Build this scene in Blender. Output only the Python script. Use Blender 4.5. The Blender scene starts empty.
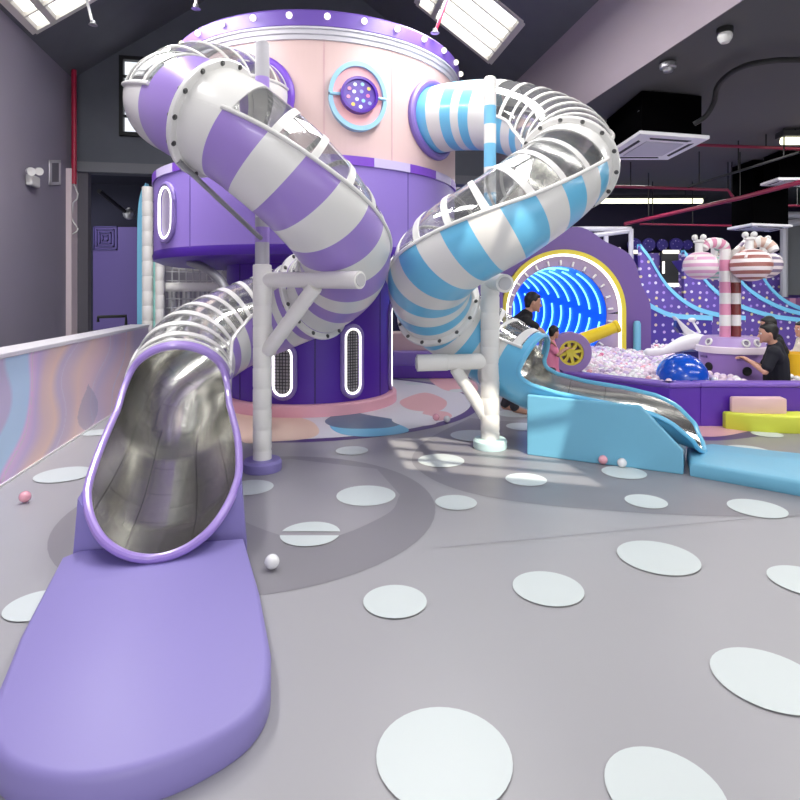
import bpy, math, random
from mathutils import Vector, Matrix, Quaternion
random.seed(7)
C = bpy.context.scene.collection
F, CX, HY, EYE = 580.0, 400.0, 295.0, 1.5
PI = math.pi
TH = math.atan(102.0/580.0)          # the room's long axis turns this far left of the view axis
CT, ST = math.cos(TH), math.sin(TH)
def W(x, y, Y):                       # a photo point at a chosen depth
    return Vector(((x-CX)/F*Y, Y, EYE-(y-HY)/F*Y))
def G(x, y, z=0.0):                   # a photo point on the plane at height z
    Y = F*(EYE-z)/(y-HY); return Vector(((x-CX)/F*Y, Y, z))
def R(u, v, z): return Vector((u*CT-v*ST, u*ST+v*CT, z))      # room axes to world
def V(*a): return Vector(a)
# ------------------------------------------------------------------ materials
def lin(c):
    return tuple(((x/255.0)/12.92 if x/255.0 <= .04045 else ((x/255.0+.055)/1.055)**2.4) for x in c)
MATS = {}
def mat(name, rgb, rough=.5, metal=0.0, emit=None, es=0.0, coat=0.0, bump=0.0, bscale=40, var=0.0, spec=.5):
    if name in MATS: return MATS[name]
    m = bpy.data.materials.new(name); m.use_nodes = True; nt = m.node_tree
    b = nt.nodes['Principled BSDF']; c = lin(rgb)
    b.inputs['Base Color'].default_value = (*c, 1); b.inputs['Roughness'].default_value = rough
    b.inputs['Metallic'].default_value = metal; b.inputs['Coat Weight'].default_value = coat
    b.inputs['Specular IOR Level'].default_value = spec
    if emit: b.inputs['Emission Color'].default_value = (*lin(emit), 1); b.inputs['Emission Strength'].default_value = es
    if bump or var:
        tc = nt.nodes.new('ShaderNodeTexCoord'); nz = nt.nodes.new('ShaderNodeTexNoise')
        nz.inputs['Scale'].default_value = bscale; nz.inputs['Detail'].default_value = 3
        nt.links.new(tc.outputs['Object'], nz.inputs['Vector'])
        if bump:
            bp = nt.nodes.new('ShaderNodeBump'); bp.inputs['Strength'].default_value = bump; bp.inputs['Distance'].default_value = .01
            nt.links.new(nz.outputs['Fac'], bp.inputs['Height']); nt.links.new(bp.outputs['Normal'], b.inputs['Normal'])
        if var:
            mx = nt.nodes.new('ShaderNodeMixRGB'); mx.inputs[1].default_value = (*[k*(1-var) for k in c], 1)
            mx.inputs[2].default_value = (*[min(1, k*(1+var)) for k in c], 1)
            nt.links.new(nz.outputs['Fac'], mx.inputs[0]); nt.links.new(mx.outputs[0], b.inputs['Base Color'])
    MATS[name] = m; return m
def glow(name, rgb, s):
    if name in MATS: return MATS[name]
    m = bpy.data.materials.new(name); m.use_nodes = True; nt = m.node_tree; nt.nodes.clear()
    e = nt.nodes.new('ShaderNodeEmission'); o = nt.nodes.new('ShaderNodeOutputMaterial')
    e.inputs[0].default_value = (*lin(rgb), 1); e.inputs[1].default_value = s
    nt.links.new(e.outputs[0], o.inputs[0]); MATS[name] = m; return m
def clear(name, tint, refl=.07, rough=.04, milky=0):
    m = bpy.data.materials.new(name); m.use_nodes = True; nt = m.node_tree; nt.nodes.clear()
    o = nt.nodes.new('ShaderNodeOutputMaterial'); t = nt.nodes.new('ShaderNodeBsdfTransparent'); g = nt.nodes.new('ShaderNodeBsdfGlossy')
    lw = nt.nodes.new('ShaderNodeLayerWeight'); mx = nt.nodes.new('ShaderNodeMixShader'); ma = nt.nodes.new('ShaderNodeMath'); mb = nt.nodes.new('ShaderNodeMath')
    lw.inputs['Blend'].default_value = .35
    t.inputs[0].default_value = (*tint, 1); g.inputs['Roughness'].default_value = rough
    ma.operation = 'MULTIPLY'; ma.inputs[1].default_value = .75; mb.operation = 'ADD'; mb.inputs[1].default_value = refl; mb.use_clamp = True
    nt.links.new(lw.outputs['Facing'], ma.inputs[0]); nt.links.new(ma.outputs[0], mb.inputs[0])
    nt.links.new(mb.outputs[0], mx.inputs[0]); nt.links.new(t.outputs[0], mx.inputs[1]); nt.links.new(g.outputs[0], mx.inputs[2])
    df = nt.nodes.new('ShaderNodeBsdfTranslucent' if milky > .5 else 'ShaderNodeBsdfDiffuse'); df.inputs[0].default_value = (.88,.89,.9,1); m2 = nt.nodes.new('ShaderNodeMixShader'); m2.inputs[0].default_value = milky
    nt.links.new(mx.outputs[0], m2.inputs[1]); nt.links.new(df.outputs[0], m2.inputs[2]); nt.links.new(m2.outputs[0], o.inputs[0]); MATS[name] = m; return m
def vcol(name, rough=.5):
    m = bpy.data.materials.new(name); m.use_nodes = True; nt = m.node_tree; b = nt.nodes['Principled BSDF']
    a = nt.nodes.new('ShaderNodeVertexColor'); a.layer_name = 'Col'
    nt.links.new(a.outputs[0], b.inputs['Base Color']); b.inputs['Roughness'].default_value = rough; MATS[name] = m; return m
def steel(name, brick=True):
    m = bpy.data.materials.new(name); m.use_nodes = True; nt = m.node_tree; b = nt.nodes['Principled BSDF']
    b.inputs['Metallic'].default_value = 1; b.inputs['Roughness'].default_value = .2
    uv = nt.nodes.new('ShaderNodeUVMap'); br = nt.nodes.new('ShaderNodeTexBrick')
    br.inputs['Color1'].default_value = (.70, .69, .65, 1); br.inputs['Color2'].default_value = (.62, .61, .575, 1); br.inputs['Mortar'].default_value = (.40, .40, .37, 1)
    br.inputs['Scale'].default_value = 1; br.inputs['Mortar Size'].default_value = .004; br.inputs['Brick Width'].default_value = .34; br.inputs['Row Height'].default_value = .21
    nt.links.new(uv.outputs[0], br.inputs['Vector']); nt.links.new(br.outputs['Color'], b.inputs['Base Color'])
    mp = nt.nodes.new('ShaderNodeMapping'); mp.inputs['Scale'].default_value = (3, 60, 1); nz = nt.nodes.new('ShaderNodeTexNoise'); nz.inputs['Scale'].default_value = 1
    nz2 = nt.nodes.new('ShaderNodeTexNoise'); nz2.inputs['Scale'].default_value = 7; nz2.inputs['Detail'].default_value = 2
    nt.links.new(uv.outputs[0], nz2.inputs['Vector'])
    nt.links.new(uv.outputs[0], mp.inputs[0]); nt.links.new(mp.outputs[0], nz.inputs['Vector'])
    bp = nt.nodes.new('ShaderNodeBump'); bp.inputs['Strength'].default_value = .1; bp.inputs['Distance'].default_value = .002
    bp2 = nt.nodes.new('ShaderNodeBump'); bp2.inputs['Strength'].default_value = .3; bp2.inputs['Distance'].default_value = .006
    nt.links.new(nz.outputs['Fac'], bp.inputs['Height']); nt.links.new(nz2.outputs['Fac'], bp2.inputs['Height'])
    nt.links.new(bp.outputs[0], bp2.inputs['Normal']); nt.links.new(bp2.outputs['Normal'], b.inputs['Normal'])
    MATS[name] = m; return m
def dotted(name, base, sc, thr, cols, rnd=.3):
    m = bpy.data.materials.new(name); m.use_nodes = True; nt = m.node_tree; b = nt.nodes['Principled BSDF']; b.inputs['Roughness'].default_value = .45
    tc = nt.nodes.new('ShaderNodeTexCoord'); mp = nt.nodes.new('ShaderNodeMapping'); mp.inputs['Rotation'].default_value = (-PI/2, 0, 0); mp.inputs['Scale'].default_value = (sc, sc, sc)
    vo = nt.nodes.new('ShaderNodeTexVoronoi'); vo.voronoi_dimensions = '2D'; vo.inputs['Scale'].default_value = 1; vo.inputs['Randomness'].default_value = rnd
    nt.links.new(tc.outputs['Object'], mp.inputs[0]); nt.links.new(mp.outputs[0], vo.inputs['Vector'])
    lt = nt.nodes.new('ShaderNodeMath'); lt.operation = 'LESS_THAN'; lt.inputs[1].default_value = thr
    cr = nt.nodes.new('ShaderNodeValToRGB'); cr.color_ramp.interpolation = 'CONSTANT'
    while len(cr.color_ramp.elements) < len(cols): cr.color_ramp.elements.new(.5)
    for i, c in enumerate(cols):
        cr.color_ramp.elements[i].position = i/len(cols); cr.color_ramp.elements[i].color = (*lin(c), 1)
    sp = nt.nodes.new('ShaderNodeSeparateColor'); mx = nt.nodes.new('ShaderNodeMixRGB'); mx.inputs[1].default_value = (*lin(base), 1)
    nt.links.new(vo.outputs['Distance'], lt.inputs[0]); nt.links.new(vo.outputs['Color'], sp.inputs[0]); nt.links.new(sp.outputs[0], cr.inputs[0])
    nt.links.new(lt.outputs[0], mx.inputs[0]); nt.links.new(cr.outputs[0], mx.inputs[2]); nt.links.new(mx.outputs[0], b.inputs['Base Color'])
    MATS[name] = m; return m
# ------------------------------------------------------------------ mesh builder
class MB:
    def __init__(s): s.v = []; s.f = []; s.m = []; s.uv = []; s.col = []; s.hasuv = False; s.hascol = False
    def face(s, ids, mi=0, uv=None, col=None):
        s.f.append(ids); s.m.append(mi); s.uv.append(uv); s.col.append(col)
        if uv: s.hasuv = True
        if col: s.hascol = True
    def grid(s, rows, mi=0, closed=False, uvs=None, mif=None, colf=None, flip=False):
        b = len(s.v); n = len(rows[0])
        for r in rows: s.v.extend(Vector(p) for p in r)
        for i in range(len(rows)-1):
            for j in range(n if closed else n-1):
                k = (j+1) % n
                q = [b+i*n+j, b+i*n+k, b+(i+1)*n+k, b+(i+1)*n+j]
                u = [uvs[i][j], uvs[i][k], uvs[i+1][k], uvs[i+1][j]] if uvs else None
                if flip: q.reverse(); u = u[::-1] if u else None
                s.face(q, mif(i, j) if mif else mi, u, colf(i, j) if colf else None)
        return s
    def poly(s, pts, mi=0, col=None):
        b = len(s.v); s.v.extend(Vector(p) for p in pts); s.face(list(range(b, b+len(pts))), mi, None, col); return s
    def box(s, c, d, rz=0, mi=0, M=None):
        c = Vector(c); b = len(s.v); M = M or Matrix.Rotation(rz, 3, 'Z')
        for x in (-.5, .5):
            for y in (-.5, .5):
                for z in (-.5, .5): s.v.append(c + M @ Vector((x*d[0], y*d[1], z*d[2])))
        for q in ((0,1,3,2), (4,6,7,5), (0,4,5,1), (2,3,7,6), (0,2,6,4), (1,5,7,3)): s.face([b+i for i in q], mi)
        return s
    def prism(s, pts, z0, z1, mi=0, top=None):        # outline in plan, extruded upright
        n = len(pts); b = len(s.v)
        A = sum(pts[i][0]*pts[(i+1) % n][1]-pts[(i+1) % n][0]*pts[i][1] for i in range(n))
        if A < 0: pts = pts[::-1]
        for z in (z0, z1): s.v.extend(Vector((p[0], p[1], z)) for p in pts)
        s.face([b+i for i in range(n)][::-1], mi); s.face([b+n+i for i in range(n)], mi if top is None else top)
        for i in range(n):
            k = (i+1) % n; s.face([b+i, b+k, b+n+k, b+n+i], mi)
        return s
    def extrude(s, pts, d, mi=0):                     # any flat outline pushed along d
        n = len(pts); b = len(s.v); d = Vector(d)
        s.v.extend(Vector(p) for p in pts); s.v.extend(Vector(p)+d for p in pts)
        s.face([b+i for i in range(n)], mi); s.face([b+n+i for i in range(n)][::-1], mi)
        for i in range(n):
            k = (i+1) % n; s.face([b+k, b+i, b+n+i, b+n+k], mi)
        return s
    def tube(s, pts, r, n=10, mi=0, closed=False, caps=True, mif=None):
        pts = [Vector(p) for p in pts]; N = len(pts); rows = []; up = None
        for i, p in enumerate(pts):
            if closed: t = pts[(i+1) % N]-pts[i-1]
            else: t = pts[min(i+1, N-1)]-pts[max(i-1, 0)]
            t.normalize()
            if up is None:
                up = Vector((0,0,1)) if abs(t.z) < .9 else Vector((1,0,0))
            up = (up - t*up.dot(t)).normalized(); sd = t.cross(up); rr = r[i] if isinstance(r, (list, tuple)) else r
            rows.append([p+(up*math.cos(2*PI*j/n)+sd*math.sin(2*PI*j/n))*rr for j in range(n)])
        b = len(s.v)
        if closed: rows.append(rows[0])
        s.grid(rows, mi, True, mif=mif)
        if caps and not closed:
            s.face([b+j for j in range(n)][::-1], mi if not mif else mif(0, 0)); e = b+(len(rows)-1)*n
            s.face([e+j for j in range(n)], mi if not mif else mif(N-2, 0))
        return s
    def lathe(s, prof, c=(0,0,0), n=48, a0=0, a1=2*PI, mi=0, mif=None, M=None):
        c = Vector(c); full = abs(a1-a0-2*PI) < 1e-6; m = n if full else n+1; rows = []
        for r, z in prof:
            row = []
            for j in range(m):
                a = a0+(a1-a0)*j/n; p = Vector((r*math.cos(a), r*math.sin(a), z)); row.append(c+((M @ p) if M else p))
            rows.append(row)
        return s.grid(rows, mi, full, mif=mif)
    def ball(s, c, r, n=16, k=10, mi=0, M=None, sc=(1,1,1), mif=None):
        c = Vector(c); rows = []
        for i in range(k+1):
            t = PI*i/k; row = []
            for j in range(n):
                a = 2*PI*j/n; q = Vector((math.sin(t)*math.cos(a)*sc[0], math.sin(t)*math.sin(a)*sc[1], -math.cos(t)*sc[2]))*r
                row.append(c+((M @ q) if M else q))
            rows.append(row)
        return s.grid(rows, mi, True, mif=mif)
    def build(s, name, mats, parent=None, smooth=True, ang=35, bevel=0, loc=None, seg=2):
        if not isinstance(mats, (list, tuple)): mats = [mats]
        if parent is None:
            if loc is None:
                xs = [p.x for p in s.v]; ys = [p.y for p in s.v]; loc = Vector(((min(xs)+max(xs))/2, (min(ys)+max(ys))/2, min(p.z for p in s.v)))
            base = Matrix.Translation(Vector(loc))
        else:
            q = parent
            while q.parent: q = q.parent
            base = Matrix.LocRotScale(q.location, q.rotation_euler, None)
        inv = base.inverted(); me = bpy.data.meshes.new(name)
        me.from_pydata([inv @ p for p in s.v], [], s.f)
        for m in mats: me.materials.append(m)
        me.polygons.foreach_set('material_index', s.m)
        if s.hasuv:
            ul = me.uv_layers.new(name='UVMap'); k = 0
            for f, u in zip(s.f, s.uv):
                for i in range(len(f)): ul.data[k].uv = u[i] if u else (0, 0); k += 1
        if s.hascol:
            cl = me.color_attributes.new('Col', 'FLOAT_COLOR', 'CORNER'); k = 0
            for f, c in zip(s.f, s.col):
                for i in range(len(f)): cl.data[k].color = (*c, 1) if c else (1,1,1,1); k += 1
        me.validate(); me.update()
        if smooth:
            me.polygons.foreach_set('use_smooth', [True]*len(me.polygons)); me.set_sharp_from_angle(angle=math.radians(ang))
        o = bpy.data.objects.new(name, me); C.objects.link(o)
        if parent is None: o.location = loc
        else: o.parent = parent
        if bevel:
            b = o.modifiers.new('bevel', 'BEVEL'); b.width = bevel; b.segments = seg; b.limit_method = 'ANGLE'; b.angle_limit = math.radians(40); b.harden_normals = False
        return o
def tag(o, label=None, cat=None, group=None, kind=None):
    if label: o['label'] = label
    if cat: o['category'] = cat
    if group: o['group'] = group
    if kind: o['kind'] = kind
    return o
def thing(name, label, cat, loc, group=None, rz=0):
    o = bpy.data.objects.new(name, None); C.objects.link(o); o.location = Vector(loc); o.rotation_euler = (0,0,rz); o.empty_display_size = .1
    return tag(o, label, cat, group)
def struct(o): o['kind'] = 'structure'; return o
def copy_tree(o, parent=None):
    c = o.copy(); C.objects.link(c)
    if parent: c.parent = parent
    for ch in [x for x in bpy.data.objects if x.parent == o]: copy_tree(ch, c)
    return c
def spline(P, n=12, closed=False):
    P = [Vector(p) for p in P]; N = len(P); out = []
    for i in range(N if closed else N-1):
        if closed: a, b, c, d = P[i-1], P[i], P[(i+1) % N], P[(i+2) % N]
        else: a, b, c, d = (P[i-1] if i else P[0]*2-P[1]), P[i], P[i+1], (P[i+2] if i+2 < N else P[-1]*2-P[-2])
        for k in range(n):
            t = k/n; out.append(.5*((2*b)+(c-a)*t+(2*a-5*b+4*c-d)*t*t+(3*b-a-3*c+d)*t**3))
    if not closed: out.append(P[-1])
    return out
def ortho(d):
    d = Vector(d).normalized(); u = Vector((0,0,1)) if abs(d.z) < .9 else Vector((1,0,0))
    x = u.cross(d).normalized(); y = d.cross(x); return Matrix((x, y, d)).transposed()   # columns x, y, d
# palette
white = mat('white_plastic', (224,223,220), .28, coat=.3)
padw = mat('white_padding', (232,230,225), .45, bump=.05, bscale=20)
lilac = mat('lilac_plastic', (158,132,206), .3, coat=.25)
lilac_pad = mat('lilac_padding', (139,129,191), .5)
violet = mat('violet_panel', (142,118,198), .42)
deep = mat('deep_purple_panel', (72,24,150), .4)
grape = mat('grape_padding', (98,56,170), .45)
pink = mat('pink_panel', (208,180,177), .5)
pinkd = mat('pink_ring', (222,164,178), .5)
sky = mat('sky_blue_plastic', (110,190,228), .28, coat=.3)
sky_pad = mat('sky_blue_padding', (114,180,209), .42)
grey = mat('grey_metal', (150,150,154), .35, .6)
greyp = mat('light_grey_trim', (205,203,208), .4)
black = mat('black_matt', (14,14,16), .6)
dark = mat('charcoal_paint', (52,52,58), .7)
bolt_m = mat('bolt_metal', (105,105,105), .3, .9)
yellow = mat('yellow_plastic', (222,205,60), .4)
led = glow('white_led', (255,252,244), 2.2)
steel_m = steel('brushed_steel')
glass = clear('clear_canopy', (.88,.89,.90), .10, .09, .07)
# ================================================================== SETTING
roof_m = mat('dark_roof_paint', (98,100,106), .75, var=.12, bscale=3)
gable_m = mat('gable_wall_paint', (92,96,104), .8, var=.15, bscale=2)
wall_m = mat('lavender_grey_wall', (142,136,150), .75, var=.05, bscale=1.5)
soff_m = mat('pale_lavender_soffit', (160,148,158), .7, var=.05, bscale=1.2)
lowc_m = mat('charcoal_ceiling', (88,87,89), .8)
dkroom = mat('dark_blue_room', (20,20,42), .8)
UL, UR, ZE, SL, VB = -4.03, 3.95, 5.43, .7, 11.4
UM = (UL+UR)/2; ZR = ZE+SL*(UR-UL)/2
def roofz(u): return ZE+SL*((u-UL) if u < UM else (UR-u))
# floor with its printed pattern
fl_l = mat('floor_light_grey', (162,161,165), .36, var=.025, bscale=1.3); fl_d = mat('floor_mid_grey', (136,134,139), .34, var=.03, bscale=1.6)
fl_s = mat('floor_soft_grey', (154,152,157), .36, var=.03, bscale=1.6)
dotm = mat('floor_white_dot', (204,212,212), .4); ringm = mat('floor_purple_ring', (84,62,120), .4)
f_be = mat('floor_beige', (226,196,176), .4); f_pk = mat('floor_pink', (222,170,172), .4); f_bl = mat('floor_blue', (112,186,218), .4)
f_te = mat('floor_slate', (92,116,140), .4); f_wh = mat('floor_pale', (216,214,220), .4)
fb = MB()
def disc(mb, c, r, z, mi, n=40):
    mb.poly([V(c[0]+r*math.cos(2*PI*i/n), c[1]+r*math.sin(2*PI*i/n), z) for i in range(n)], mi)
def blob(pts, z, mi, px=True):
    q = [G(*p) if px else V(p[0], p[1], 0) for p in pts]
    q = spline(q, 8, True); A = sum(q[i].x*q[i-len(q)+1].y-q[i-len(q)+1].x*q[i].y for i in range(len(q)))
    if A < 0: q = q[::-1]
    fb.poly([V(p.x, p.y, z) for p in q], mi)
fb.poly([R(-5.2,-12,0), R(17,-12,0), R(17,18,0), R(-5.2,18,0)], 0)
TC = V(-1.29, 8.3, 0)
disc(fb, (-1.02,4.12), 1.27, .0015, 1, 64)
fb.poly([V(p.x,p.y,.0022) for p in spline([V(-1.9,4.9,0), V(-1.2,4.0,0), V(-.55,3.55,0), V(-.1,3.95,0), V(.0,4.35,0)], 6)]+[V(-.2,5.0,.0022), V(-1.0,5.3,.0022)], 5)
B_ = spline([G(470,418), G(430,438), G(412,458), G(425,475), G(462,491), G(525,503), G(610,511), G(700,516), G(830,517)], 8)
fb.poly([V(p.x,p.y,.0015) for p in B_]+[V(5.6,4.3,.0015), V(5.6,6.6,.0015), V(3.0,6.6,.0015), V(1.2,6.9,.0015)], 1)
disc(fb, TC, 2.42, .003, 3, 96); disc(fb, TC, 2.29, .004, 8, 96)
blob([(238,408),(300,418),(318,428),(312,438),(270,442),(240,440)], .005, 4)
blob([(330,424),(352,418),(395,424),(408,432),(372,437),(340,434)], .0052, 7)
blob([(326,420),(345,412),(372,416),(402,422),(388,428),(350,429),(330,426)], .0056, 9)
blob([(402,400),(425,393),(446,401),(440,411),(415,411),(402,406)], .0054, 6)
blob([(392,421),(402,413),(430,416),(436,424),(410,427)], .0058, 8)
blob([(424,412),(445,412),(452,417),(440,421),(426,418)], .0057, 6)
blob([(690,420),(742,412),(800,416),(800,428),(730,440),(690,437)], .003, 3)
blob([(690,421),(742,414),(776,422),(726,436),(690,434)], .004, 6); blob([(700,418),(742,411),(772,420),(720,424)], .005, 8)
blob([(430,377),(470,380),(476,392),(444,390)], .005, 6)
DOTS = [(444,757,.44),(665,793,.345),(395,602,.31),(548,589,.355),(658,558,.44),(768,680,.40),(806,582,.35),(757,509,.37),(646,502,.29),(624,473,.36),(366,496,.44),
        (352,451,.31),(456,503,.30),(526,480,.33),(441,461,.42),(474,436,.5),(64,475,.44),(97,433,.3),(250,488,.36),(38,606,.29),(748,451,.4),(514,414,.45),(524,427,.4),(414,384,.3),(459,391,.3),(767,434.5,.3)]
for x, y, D in DOTS:
    p = G(x, y); disc(fb, p, D/2, .0066, 2)
p = G(310,535); rr = .187                                            # the dot cut by a strip
for sgn in (1, -1):
    a0 = .16; fb.poly([V(p.x+rr*math.cos(a), p.y+.01+rr*math.sin(a)+.03*math.cos(a)*0, .0066) for a in [(a0+(PI-2*a0)*i/20)*sgn for i in range(21)]][::sgn], 2)
seam = mat('floor_seam', (160,158,163), .5)
for a, b in (((212,432),(475,440)), ((440,548),(800,514))):
    a, b = G(*a), G(*b); n = V(-(b-a).y, (b-a).x, 0).normalized()*.003; fb.poly([a-n+V(0,0,.003), b-n+V(0,0,.003), b+n+V(0,0,.003), a+n+V(0,0,.003)], 10)
struct(fb.build('floor', [fl_l, fl_d, dotm, ringm, f_be, fl_s, f_pk, f_bl, f_wh, f_te, seam], None, False, loc=(0,0,0)))
# left wall
mb = MB(); mb.extrude([R(UL,-12,0), R(UL,VB,0), R(UL,VB,ZE), R(UL,-12,ZE)], R(-.25,0,0)); struct(mb.build('wall_left', wall_m, None, False))
pil = mat('pinkish_white_pier', (222,205,210), .6)
mb = MB(); mb.box(R(UL+.02, VB-.16, 1.87), (.14,.30,3.74), TH); struct(mb.build('trim_1', pil, None, False, bevel=.01))
mb = MB(); mb.box(R(UL+.16, VB+.05, 1.87), (.22,.16,3.74), TH); struct(mb.build('trim_2', mat('grey_block_return', (92,90,98), .8, bump=.3, bscale=12), None, False))
# gable wall above the lintel, with its window opening
GW = (-3.22, -2.3, 4.42, 5.88)     # window: u0,u1,z0,z1
mb = MB(); ZL = 3.73
def gp(u, z, v=VB): return R(u, v, z)
cols = [UL, GW[0], GW[1], UM, UR]
for a, b in zip(cols, cols[1:]):
    if a == GW[0]:
        mb.extrude([gp(a,ZL), gp(b,ZL), gp(b,GW[2]), gp(a,GW[2])], R(0,.2,0)); mb.extrude([gp(a,GW[3]), gp(b,GW[3]), gp(b,roofz(b)), gp(a,roofz(a))], R(0,.2,0))
    else: mb.extrude([gp(a,ZL), gp(b,ZL), gp(b,roofz(b)), gp(a,roofz(a))], R(0,.2,0))
struct(mb.build('wall_back', gable_m, None, False))
mb = MB(); mb.box(R((UL+UR)/2, VB-.05, ZL+.09), (UR-UL,.1,.18), TH); struct(mb.build('trim_3', mat('grey_lintel', (112,114,120), .7), None, False))
def frame(mb, u0, u1, z0, z1, v, w=.07, d=.12, mi=0):
    for (a, b, c, e) in ((u0,u1,z0,z0+w), (u0,u1,z1-w,z1), (u0,u0+w,z0,z1), (u1-w,u1,z0,z1)):
        mb.box(R((a+b)/2, v, (c+e)/2), (b-a, d, e-c), TH, mi)
pane = glow('daylight_pane', (236,242,250), 1.15)
mb = MB(); frame(mb, *GW, VB-.03)
for k in (1,2,3): mb.box(R((GW[0]+GW[1])/2, VB-.03, GW[2]+(GW[3]-GW[2])*k/4), (GW[1]-GW[0],.06,.04), TH)
mb.box(R((GW[0]+GW[1])/2, VB-.03, (GW[2]+GW[3])/2), (.04,.06,GW[3]-GW[2]), TH)
w1 = struct(mb.build('window_1', black, None, False))
mb = MB(); mb.box(R((GW[0]+GW[1])/2, VB+.05, (GW[2]+GW[3])/2), (GW[1]-GW[0],.01,GW[3]-GW[2]), TH); mb.build('pane', pane, w1, False)
# dark room behind the opening
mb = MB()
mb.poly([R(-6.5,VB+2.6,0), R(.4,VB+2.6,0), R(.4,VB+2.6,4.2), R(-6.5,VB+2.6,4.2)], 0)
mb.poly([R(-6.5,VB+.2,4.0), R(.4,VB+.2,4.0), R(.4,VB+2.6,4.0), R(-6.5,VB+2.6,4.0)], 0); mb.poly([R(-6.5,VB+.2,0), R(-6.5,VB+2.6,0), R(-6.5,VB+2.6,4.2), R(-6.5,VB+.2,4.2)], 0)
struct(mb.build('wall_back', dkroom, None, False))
# gabled roof with skylight openings
SKY = {'window_2': (-3.93,-2.75,6.9,9.65), 'window_3': (2.09,3.46,8.6,10.2), 'window_4': (2.15,3.5,-.75,.75)}  # last opening is unseen, placed so the sun makes the floor patch
mb = MB(); mb2 = MB()
def roofside(mb, ua, ub, holes):
    us = sorted({ua, ub}|{h[0] for h in holes}|{h[1] for h in holes}); vs = sorted({-12, VB}|{h[2] for h in holes}|{h[3] for h in holes})
    for a, b in zip(us, us[1:]):
        for c, d in zip(vs, vs[1:]):
            if any(h[0] <= a and b <= h[1] and h[2] <= c and d <= h[3] for h in holes): continue
            mb.extrude([R(a,c,roofz(a)), R(b,c,roofz(b)), R(b,d,roofz(b)), R(a,d,roofz(a))], V(0,0,.12))
roofside(mb, UL-.25, UM, [SKY['window_2']]); roofside(mb2, UM, UR, [SKY['window_3'], SKY['window_4']])
struct(mb.build('ceiling', roof_m, None, False)); struct(mb2.build('ceiling', roof_m, None, False))
fr_m = mat('skylight_frame', (226,222,212), .6); skyg = clear('skylight_glazing', (.97,.97,.93), .04); skym = clear('skylight_milky', (.97,.97,.93), .04, .04, 1.0)
for nm, (u0,u1,v0,v1) in SKY.items():
    mb = MB(); g = MB()
    def rp(u, v, dz=0): return R(u, v, roofz(u)+dz)
    nb = max(4, int((v1-v0)/.42))
    for k in range(nb+1):
        v = v0+(v1-v0)*k/nb; w = .04 if k in (0, nb) else .016
        mb.extrude([rp(u0,v-w,-.02), rp(u1,v-w,-.02), rp(u1,v+w,-.02), rp(u0,v+w,-.02)], V(0,0,.08))
    for u in (u0, u0+(u1-u0)*.22, u1):
        mb.extrude([rp(u-.04,v0,-.02), rp(u+.04,v0,-.02), rp(u+.04,v1,-.02), rp(u-.04,v1,-.02)], V(0,0,.08))
    o = struct(mb.build(nm, fr_m, None, False)); g.poly([rp(u0,v0,.07), rp(u1,v0,.07), rp(u1,v1,.07), rp(u0,v1,.07)]); g.build('pane', skyg if nm == 'window_4' else skym, o, False)
# soffit and the low ceiling on the right
ZC = 4.16; VF = 15.0
mb = MB(); mb.extrude([R(UR,-12,ZC), R(UR,VF,ZC), R(UR,VF,ZE+.2), R(UR,-12,ZE+.2)], R(.02,0,0)); struct(mb.build('wall_right', soff_m, None, False))
mb = MB(); mb.extrude([R(UR+.01,-12,ZC), R(17,-12,ZC), R(17,18,ZC), R(UR+.01,18,ZC)], V(0,0,.1)); struct(mb.build('ceiling', lowc_m, None, False))
mb = MB(); mb.extrude([R(UR-2.5,VF,0), R(17,VF,0), R(17,VF,ZC), R(UR-2.5,VF,ZC)], R(0,.2,0)); struct(mb.build('wall_far', mat('dark_purple_wall', (38,32,62), .7), None, False))
mb = MB(); mb.extrude([R(17,-12,0), R(17,VF,0), R(17,VF,ZC), R(17,-12,ZC)], R(.2,0,0)); struct(mb.build('wall_right', lowc_m, None, False))
# ---------------------------------------------------------------- left side things
leds = []
B0 = V(-3.25, 5.27, 0); BD = V(-math.sin(TH), math.cos(TH), 0); BN = V(-math.cos(TH), -math.sin(TH), 0)   # BN points away from the hall
def bp_(a, n, z): return B0+BD*a+BN*n+V(0,0,z)
STOPS = [(-9,(215,200,224)),(-.86,(209,198,228)),(-.78,(198,226,250)),(-.42,(196,224,250)),(-.36,(243,204,241)),(-.2,(220,198,232)),(-.02,(237,209,209)),(.22,(248,217,204)),(.42,(217,200,222)),(.7,(226,204,215)),(.95,(245,215,207)),
         (1.25,(239,209,215)),(1.7,(215,198,222)),(2.1,(230,204,215)),(2.5,(237,211,211)),(2.9,(209,194,217)),(9,(209,194,217))]
def mural(a, z):
    p = a-.62*(z-.5)-.16*math.sin(5.2*z+a*1.7)-.05*math.sin(9*z-a*3)
    for (p0,c0),(p1,c1) in zip(STOPS, STOPS[1:]):
        if p0 <= p <= p1:
            t = (p-p0)/(p1-p0); c = [c0[i]+(c1[i]-c0[i])*t for i in range(3)]; break
    for ln in (-.33, .52, 1.5, 2.3):
        if abs(p-ln) < .011+.004*a*(a > 0): c = (226,214,230)
    la, lz = (a-1.18)/.36, (z-.25)/.26                                   # the blue grey leaf
    if abs(la) < 1 and abs(lz) < 1 and abs(la) < (1-lz*lz)*(.85-.35*lz): c = [c[i]*.62+(146,150,178)[i]*.38 for i in range(3)]
    return lin(c)
part_l = thing('partition_wall', 'low partition wall painted with a swirling pastel mural and white ledge', 'partition', bp_(0,.12,0))
mb = MB(); NA, NZ, A0, A1, HT = 300, 70, -3.0, 3.8, 1.0
rows = [[bp_(A0+(A1-A0)*i/NA, 0, HT*j/NZ) for j in range(NZ+1)] for i in range(NA+1)]
mb.grid(rows, 0, colf=lambda i, j: mural(A0+(A1-A0)*(i+.5)/NA, HT*(j+.5)/NZ))
c_ = lin((176,160,188))
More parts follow.
